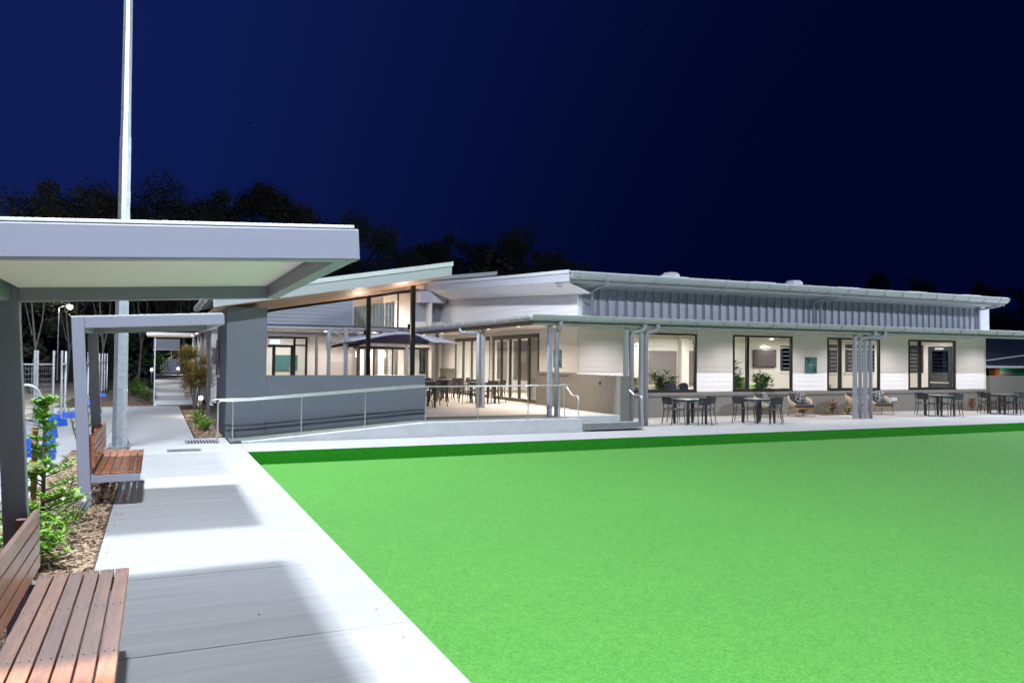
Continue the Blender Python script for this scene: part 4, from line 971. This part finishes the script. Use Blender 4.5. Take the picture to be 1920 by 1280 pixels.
def sofa(x, y, w, mm, label, z=.34):
    t = thing('sofa', label, 'sofa', (x, y, z))
    MB().box(x-w/2, y-.4, z+.1, x+w/2, y+.4, z+.45).build('seat', mm, t, bevel=.04); MB().box(x-w/2, y+.2, z+.452, x+w/2, y+.42, z+.98).build('backrest', mm, t, bevel=.05)
    for s_ in (-1, 1): MB().box(x+s_*(w/2+.08)-.08, y-.4, z+.1, x+s_*(w/2+.08)+.08, y+.42, z+.7).build('armrest', mm, t, bevel=.04)
sofa(15.1, 23.2, 1.3, m_linen, 'beige sofa inside the first window'); sofa(19.6, 23.5, 1.6, m_lime, 'pale green sofa inside the second window')
sofa(23.6, 23.6, 1.0, m_curt, 'grey sofa inside the third window')
def tub(x, y, label):
    t = thing('tub_chair', label, 'armchair', (x, y, .34), group='navy tub chairs indoors')
    MB().lathe([(.26, .1), (.31, .45), (.30, .46)], (x, y, .34), 16).build('seat', m_navyf, t)
    vs = []; fs = []; n = 12
    for i in range(n+1):
        a = pi+pi*i/n; h_ = .75+.38*sin(pi*i/n)
        for r_ in (.33, .28): vs += [(x+r_*cos(a), y+r_*sin(a), .5), (x+r_*cos(a), y+r_*sin(a), h_)]
    for i in range(n): k = 4*i; fs += [(k, k+1, k+5, k+4), (k+2, k+6, k+7, k+3), (k+1, k+3, k+7, k+5), (k, k+4, k+6, k+2)]
    MB().add(vs, fs).build('backrest', m_navyf, t)
tub(16.0, 22.55, 'navy tub chair close behind the first window'); tub(16.75, 22.9, 'navy tub chair at the right side of the first window'); tub(18.75, 23.3, 'navy tub chair behind the left pane of the second window')
tv = thing('wall_screen', 'wide dark screen on the back wall seen through the second window', 'screen', (23.0, IY-.06, 2.0))
MB().box(22.38, IY-.10, 1.66, 23.6, IY-.055, 2.38).build('bezel', m_black, tv); MB().box(22.41, IY-.104, 1.69, 23.57, IY-.101, 2.35).build('panel', m_screen, tv)

# ------------------------------------------------------------------ garden planting
def trunkplant(loc, h, label):
    t = thing('young_tree', label, 'young tree', loc); x, y, z = loc; st_ = MB(); lv = MB()
    st_.tube([(x, y, z-.02), (x+.01, y, z+h*.5), (x, y+.01, z+h)], [.022, .018, .006], 7)
    tips = []
    for k in range(46):
        u = random.uniform(.05, 1); a = random.uniform(0, 2*pi); q = Vector((x, y, z+u*h)); L_ = (.10+.30*(1-u)) if u < .55 else .09
        e = q+Vector((cos(a)*L_, sin(a)*L_, L_*random.uniform(.2, .8)))
        st_.tube([q, e], [.008, .004], 5); tips.append((q, e))
    tips += [(Vector((x, y, z+h*.8)), Vector((x, y, z+h)))]*3
    for q, e in tips:
        for k in range(34):
            p = q.lerp(e, random.uniform(.2, 1.05)); b_ = random.uniform(0, 2*pi)
            lv.leaf(p, (cos(b_), sin(b_), random.uniform(-.1, 1.1)), (0, 0, 1), random.uniform(.055, .105), random.uniform(.02, .032))
    st_.build('trunk', m_bark, t); lv.build('foliage', m_leafb, t)
    return t
trunkplant((-.95, 8.6, 0), 1.42, 'young staked tree with bright leaves beside the nearest shelter')
trunkplant((-1.0, 7.9, 0), .5, 'bushy bright green sapling low in the mulch in front of the staked tree')
leafy('shrub', (-1.28, 17.0, 0), 1.15, .30, 26, m_leafb, 'green shrub just behind the front post of the far shelter', 'shrub', None, .10, .035, None, 9, .2)
leafy('shrub', (-.95, 7.6, 0), .55, .28, 22, m_leafb, 'low green shrub at the end of the nearest bench backrest', 'shrub', None, .11, .035, None, 8, .2)
leafy('shrub', (-1.0, 14.9, 0), .35, .22, 16, m_leafm, 'small low plant in mulch behind the far bench', 'shrub', None, .10, .03, None, 6, .2)
fp = leafy('flowering_plant', (-.82, 9.85, 0), .34, .22, 22, m_leafb, 'small cream flowered plant at the foot of the far shelter post', 'plant', None, .07, .025, None, 6, .2)
fl = MB()
for k in range(6):
    a = k*1.05; fl.lathe([(.008, 0), (.024, .02), (.020, .075), (.006, .095)], (-.82+.13*cos(a), 9.85+.12*sin(a), .25+.04*(k % 3)), 7)
fl.build('flower', m_flower, fp)
tf = leafy('grass_tuft', (-1.02, 11.6, 0), .32, .12, 10, m_leafm, 'thin green grass tuft in mulch left of the far shelter post', 'grass tuft', None, .22, .008, None, 5, -.3)
sk = thing('plant_stake', 'square pine stake with a hessian tie beside the young tree', 'stake', (-1.03, 8.7, 0))
MB().box(-1.055, 8.675, -.1, -1.003, 8.727, 1.18).build('stake', m_woodp, sk, bevel=.004)
MB().box(-1.065, 8.50, .78, -.93, 8.74, .84).build('hessian_tie', mat('hessian', (.42, .34, .22), .9), sk)
# bed right of the path
def bush(loc, h, r_, mm, label, n=2600, cat='shrub'):
    t = thing('bush', label, cat, loc); x, y, z = loc; st_, lv = MB(), MB(); cl = []
    for k in range(16):
        a = random.uniform(0, 2*pi); rr = r_*random.uniform(.1, .75); zz = random.uniform(.15, .92)*h
        cl.append(Vector((x+cos(a)*rr*(1.1-.5*zz/h), y+sin(a)*rr, z+zz))); st_.tube([(x, y, z-.03), (x+cos(a)*rr*.3, y+sin(a)*rr*.3, z+zz*.5), cl[-1]], [.015, .01, .004], 5)
    for k in range(n):
        c = random.choice(cl); d_ = Vector((random.gauss(0, 1), random.gauss(0, 1), random.gauss(0, 1))).normalized()
        p = c+d_*random.uniform(.3, 1)*r_*.42
        if p.z < z+.03: continue
        lv.leaf(p, d_+Vector((0, 0, .5)), (0, 0, 1), random.uniform(.06, .11), .04)
    st_.build('stem', m_bark, t); lv.build('foliage', mm, t)
bush((1.27, 30.2, 0), 2.15, .78, m_leafr, 'tall bush with orange red tips beside the cream building', 7000)
for k, (x, y, h_) in enumerate(((1.14, 21.2, .30), (1.2, 22.4, .34), (1.1, 23.8, .33), (1.2, 25.4, .3))):
    leafy('ground_shrub', (x, y, 0), h_, .30, 30, m_leafb, ('low bright shrub nearest the ramp handrail', 'second low bright shrub from the handrail in the side bed', 'third low bright shrub from the handrail in the side bed', 'low bright shrub closest to the bollard light')[k], 'shrub', 'low shrubs in the side bed', .09, .03, None, 10, .0)
for k in range(7):
    x, y = random.uniform(-1.5, -.25), 34.5+k*1.6
    leafy('garden_plant', (x, y, .02), random.uniform(.45, .9), .4, 22, m_leafm, ('nearest','second','third','fourth','fifth','sixth','farthest')[k]+' green plant in the bed left of the far steps', 'plant', 'plants in the far left bed', .22, .05, None, 8, .1)
leafy('strap_plant', (.35, 55.5, .6), 1.5, .75, 7, m_leafm, 'large strap leaved plant beside the far walkway lamp', 'plant', None, .9, .16, None, 9, -.2)
for k, (x, y, h_) in enumerate(((22.5, 21.45, .55), (19.3+1.85, 21.5, .25), (30.2, 21.6, .6), (32.4, 21.7, .5))):
    leafy('cordyline', (x, y, 0), h_, .16, 12, m_red, ('red leaved cordyline between the lounge chairs', 'tiny red plant right of the sign lounge chair', 'red leaved cordyline behind the last terrace table', 'red leaved cordyline along the taupe end wall')[k], 'plant', 'red cordylines by the plinth', .24, .05, None, 5, -.2)
for k, (x, y) in enumerate(((22.1, 21.35), (22.95, 21.2), (30.8, 21.6), (31.6, 21.7))):
    leafy('ground_plant', (x, y, 0), .25, .15, 10, m_leafb, ('small green plant left of the terrace cordyline', 'small green plant right of the terrace cordyline', 'small green plant behind the last terrace table', 'small green plant against the taupe end wall')[k], 'plant', 'small green plants by the plinth', .15, .02, None, 5, -.2)

# ------------------------------------------------------------------ bollard lights
def bollard(x, y, z, h_, e, label):
    t = thing('bollard_light', label, 'garden light', (x, y, z), group='bollard lights along the walkway')
    MB().tube([(x, y, z-.05), (x, y, z+h_)], .05, 12).build('stem', m_black, t)
    MB().lathe([(.045, 0), (.055, .02), (.06, .055), (.05, .09), (.02, .11)], (x, y, z+h_), 12).build('glowing_head', e_lamp, t, smooth=True)
    lamp('POINT', 'bollard_lamp', (x-.02, y-.14, z+h_+.1), e*2.2, (1, .9, .75), t, .06)
bollard(1.33, 27.0, 0, .52, 26, 'bollard light nearest the grey pier'); bollard(1.6, 44.3, .3, .55, 30, 'bollard light halfway down the far walkway')
bollard(1.35, 56.2, .72, .35, 22, 'farthest bollard light in front of the palisade'); bollard(-.2, 49.0, .35, .75, 28, 'bollard light left of the far steps by the strap plant')

# ------------------------------------------------------------------ temporary fence, hoop, blue blocks
def panel(x0, y0, x1, y1, label, wires=True):
    t = thing('temporary_fence', label, 'fence', ((x0+x1)/2, (y0+y1)/2, 0), group='temporary fence panels')
    P0, P1 = Vector((x0, y0, 0)), Vector((x1, y1, 0)); U = P1-P0; L_ = U.length; U.normalize()
    for p in (P0, P1): MB().tube([p+Vector((0, 0, .02)), p+Vector((0, 0, 2.02))], .032, 8).build('fence_post', m_galv, t)
    for z in (.18, 1.62): MB().tube([P0+Vector((0, 0, z)), P1+Vector((0, 0, z))], .022, 6).build('fence_rail', m_galv, t)
    wm = MB(); k = int(L_/.075)
    for i in range(1, k):
        q = P0+U*(L_*i/k); wm.add([q+Vector((0, 0, .18))-U*.002, q+Vector((0, 0, .18))+U*.002, q+Vector((0, 0, 1.62))+U*.002, q+Vector((0, 0, 1.62))-U*.002], [(0, 1, 2, 3)])
    for z in [.3+.15*i for i in range(9)]: wm.add([P0+Vector((0, 0, z)), P1+Vector((0, 0, z)), P1+Vector((0, 0, z+.005)), P0+Vector((0, 0, z+.005))], [(0, 1, 2, 3)])
    wm.build('wire_mesh', m_galv, t, kind='stuff')
panel(-5.4, 25.5, -3.12, 26.0, 'galvanised temporary fence panel at far left behind the hoop')
panel(-3.06, 26.02, -2.72, 26.6, 'short turned fence panel between two close posts')
panel(-2.5, 26.5, -2.62, 28.9, 'fence panel just left of the far shelter post')
for k, y in enumerate((29.0, 31.5, 34, 36.5, 39, 41.5, 44, 46.5)): panel(-2.3-.02*k, y, -2.3-.02*k, y+2.4, ('first', 'second', 'third', 'fourth', 'fifth', 'sixth', 'seventh', 'eighth')[k]+' fence panel of the row receding past the tall pole')
def foot(x, y, rz, label, z=0):
    t = thing('barrier_block', label, 'barrier block', (x, y, z), rz, 'blue plastic barrier blocks')
    MB().hexa([(-.25, -.115, 0), (.25, -.115, 0), (.25, .115, 0), (-.25, .115, 0), (-.23, -.095, .18), (.23, -.095, .18), (.23, .095, .18), (-.23, .095, .18)]).build('block', m_blue, t, local=True, bevel=.012)
    for sx in (-.12, .12): MB().box(sx-.05, -.05, .181, sx+.05, .05, .192).build('socket_rim', m_blue, t, local=True)
for x, y, rz, lb in ((-2.72, 26.2, .3, 'blue barrier block under the close fence posts'), (-2.36, 24.2, .9, 'blue barrier block lying loose in front of the fence corner'), (-2.36, 27.4, .1, 'blue barrier block half hidden by the shrub'), (-1.75, 29.1, 1.3, 'blue barrier block seen right of the far shelter rear post'), (-2.25, 33.9, .2, 'blue barrier block under the third receding panel'), (-2.3, 36.4, .2, 'blue barrier block under the fourth receding panel'), (-2.3, 41, .2, 'blue barrier block under the sixth receding panel'), (-2.4, 18.7, .5, 'blue barrier block left of the pine stake')): foot(x, y, rz, lb, -.008)
for k in range(3): foot(-1.76+.015*k, 16.6+.03*k, 1.60+.06*k, ('lowest blue barrier block of the stack on the apron', 'middle blue barrier block of the stack on the apron', 'top blue barrier block of the stack on the apron')[k], -.008+.193*k)
foot(-1.95, 17.1, .3, 'blue barrier block just behind the stack on the apron', -.008); foot(-1.9, 17.35, 1.2, 'second blue barrier block behind the stack on the apron', -.008)
hp = thing('bike_hoop', 'galvanised tube hoop barrier beside the nearest shelter post', 'bike rack', (-3.4, 24.5, 0))
hx0, hx1, hy, hz0, hr = -4.3, -2.80, 24.5, 1.08, .32
arc = [(hx0, hy, 0), (hx0, hy, hz0-hr)]+[(hx0+hr*(1-cos(a)), hy, hz0-hr+hr*sin(a)) for a in (.3, .6, .9, 1.2, 1.57)]+[(hx1-hr*(1-sin(a)), hy, hz0-hr*(1-cos(a))) for a in (0, .3, .6, .9, 1.2, 1.57)]+[(hx1, hy, 0)]
MB().tube(arc, .045, 8).build('hoop', m_galv, hp, smooth=True); MB().tube([(hx0, hy, .48), (hx1, hy, .48)], .03, 8).build('cross_bar', m_galv, hp)

# ------------------------------------------------------------------ far street lamp
sl_ = thing('street_lamp', 'distant street lamp glowing behind the left shelter', 'street lamp', (-6.9, 70, 0))
MB().tube([(-6.9, 70, 0), (-6.9, 70, 5.6), (-6.6, 70, 5.75), (-6.1, 70, 5.75)], .045, 8).build('pole', m_galv, sl_)
MB().lathe([(.05, .16), (.18, .06), (.18, -.06), (.08, -.16)], (-6.15, 70, 5.70), 12).build('lamp_head', emit('street_glow', (1, .92, .78), 60), sl_)
lamp('POINT', 'street_bulb', (-6.15, 69.8, 5.55), 70, (1, .88, .7), sl_, .1)

# ------------------------------------------------------------------ trees
def treemesh(seed, h, spread, leafn, lo=.3):
    R_ = random.Random(seed); st_, lv = MB(), MB(); cl = []
    st_.tube([(0, 0, -.3), (R_.uniform(-.3, .3), R_.uniform(-.3, .3), h*.3), (R_.uniform(-.6, .6), R_.uniform(-.6, .6), h*.62)], [h*.022, h*.017, h*.009], 8)
    for k in range(15):
        a = R_.uniform(0, 2*pi); u = R_.uniform(lo, .95); rr = spread*(.35+.65*sin(pi*min(1, (u-lo+.12)/(1.1-lo))))*R_.uniform(.35, 1)
        e = Vector((cos(a)*rr, sin(a)*rr, h*u)); z0 = h*max(.18, u-.35)
        st_.tube([(0, 0, z0), (e.x*.45, e.y*.45, (z0+e.z)*.5), e], [h*.009, h*.006, h*.002], 6)
        cl.append((e, spread*R_.uniform(.22, .42)))
        for j in range(2):
            e2 = e+Vector((R_.uniform(-1, 1), R_.uniform(-1, 1), R_.uniform(-.3, .6)))*spread*.35; cl.append((e2, spread*R_.uniform(.14, .28)))
    cl.append((Vector((0, 0, h*.93)), spread*.3))
    for k in range(leafn):
        c, r_ = R_.choice(cl); d_ = Vector((R_.gauss(0, 1), R_.gauss(0, 1), R_.gauss(0, .7))); d_ = d_/max(d_.length, .01)*R_.random()**.45
        s_ = R_.uniform(.09, .19)*h/15; p = c+d_*r_
        lv.leaf(p, (R_.gauss(0, 1), R_.gauss(0, 1), R_.gauss(-.3, .6)), (R_.gauss(0, 1), R_.gauss(0, 1), R_.gauss(0, 1)), s_*1.6, s_*.75)
    return st_.mesh('trunk'), lv.mesh('crown')
protos = [treemesh(s_, 16, sp_, 26000, lo_) for s_, sp_, lo_ in ((1, 4.6, .28), (2, 5.6, .34), (3, 5.0, .22), (4, 4.0, .4))]
for a, c in protos: a.materials.append(m_barkd); c.materials.append(m_leafd)
def tree(px_, top, Y, k, label, group, wide=1.0):
    d_ = fw*1481.4+rt*(px_-960)-up*(top-640); p = Vector((0, 0, H))+d_*(Y/d_.y); sc = p.z/16.2
    t = thing('tree', label, 'tree', (p.x, p.y, 0), random.uniform(0, 6), group)
    for me, nm in zip(protos[k], ('trunk', 'crown')):
        o_ = instance(me, nm, t); o_.scale = (sc*wide, sc*wide, sc)
G = 'gum trees on the dark skyline'
pos = ('at the far left edge above the near shelter roof', 'second from the left edge above the near shelter roof', 'just left of the tall pole', 'just right of the tall pole and tallest of the row', 'between the tall pole and the shelter roof corner, rounded', 'with feathery top left of the shelter roof corner', 'directly above the shelter roof right corner', 'just right of the shelter roof corner', 'low between shelter roof and canopy roof', 'above the canopy roof tip, slim', 'left of the centre clump behind the glazed hall roof', 'at the middle of the centre clump', 'tallest of the centre clump behind the gable', 'right shoulder of the centre clump', 'small and slim behind the right roof vent side', 'rounded above the clerestory roof at right', 'right of the clubhouse roof end', 'at the far right edge of the skyline')
for i, (x, y, Y_, k, w_) in enumerate(((25, 348, 78, 1, 1.1), (140, 350, 74, 0, 1.0), (215, 385, 80, 2, .9), (305, 322, 72, 1, 1.1), (400, 365, 76, 0, 1.0), (480, 352, 78, 3, 1.1), (570, 385, 82, 2, 1.1), (665, 388, 76, 1, .9), (735, 465, 84, 2, 1.0), (770, 505, 80, 3, 1.0), (822, 443, 88, 0, .9), (885, 455, 90, 2, 1.0), (985, 418, 86, 1, 1.0), (1040, 470, 92, 0, .9), (1640, 514, 100, 3, .8), (1716, 510, 96, 1, .8), (1850, 528, 95, 0, .9), (1915, 540, 98, 2, .9))):
    tree(x, y, Y_, k, f'dark gum tree {pos[i]}', G, w_)
# bare pale trunks close to the yard, left
for i, (x, Y_, h_) in enumerate(((60, 46, 6.2), (188, 50, 6.4), (125, 54, 6), (340, 60, 7), (20, 52, 6.5), (260, 56, 7))):
    d_ = fw*1481.4+rt*(x-960); p = d_*(Y_/d_.y)
    t = thing('bare_tree', ('pale bare trunk seen under the near shelter roof at far left', 'pale forked trunk seen left of the tall pole', 'thin bare trunk below the street lamp', 'thin bare trunk right of the tall pole', 'thin bare trunk hidden by the near post', 'thin bare trunk behind the garden bed')[i], 'tree', (p.x, p.y, 0), group='bare trunks beyond the yard')
    m_ = MB(); q = Vector((p.x, p.y, -.2)); m_.tube([q, q+Vector((.15, 0, h_*.4)), q+Vector((-.2, .1, h_))], [.08, .06, .02], 7)
    m_.tube([q+Vector((.13, 0, h_*.36)), q+Vector((.4, .2, h_*.62)), q+Vector((.5, .3, h_*.9))], [.04, .03, .012], 6); m_.tube([q+Vector((0, 0, h_*.5)), q+Vector((-.4, .1, h_*.8))], [.035, .012], 6)
    m_.build('trunk', m_barkp, t)
# dense dark understorey that closes the horizon
us = MB(); R_ = random.Random(5)
for k in range(110000):
    x = R_.uniform(-75, 150); y = 80+R_.uniform(0, 18)+.12*abs(x-20); hgt = 11+2.2*sin(x*.21)+1.5*sin(x*.53+1)+1.0*sin(x*1.3)
    z = R_.random()**.8*hgt; s_ = R_.uniform(.28, .6)
    us.leaf((x, y, z), (R_.gauss(0, 1), R_.gauss(0, .6), R_.gauss(0, .8)), (R_.gauss(0, .6), -1, R_.gauss(0, .5)), s_*1.7, s_)
o = us.build('understorey', m_leafd, kind='stuff'); tag(o, 'dark mass of scrub and low trees along the horizon', 'woodland')
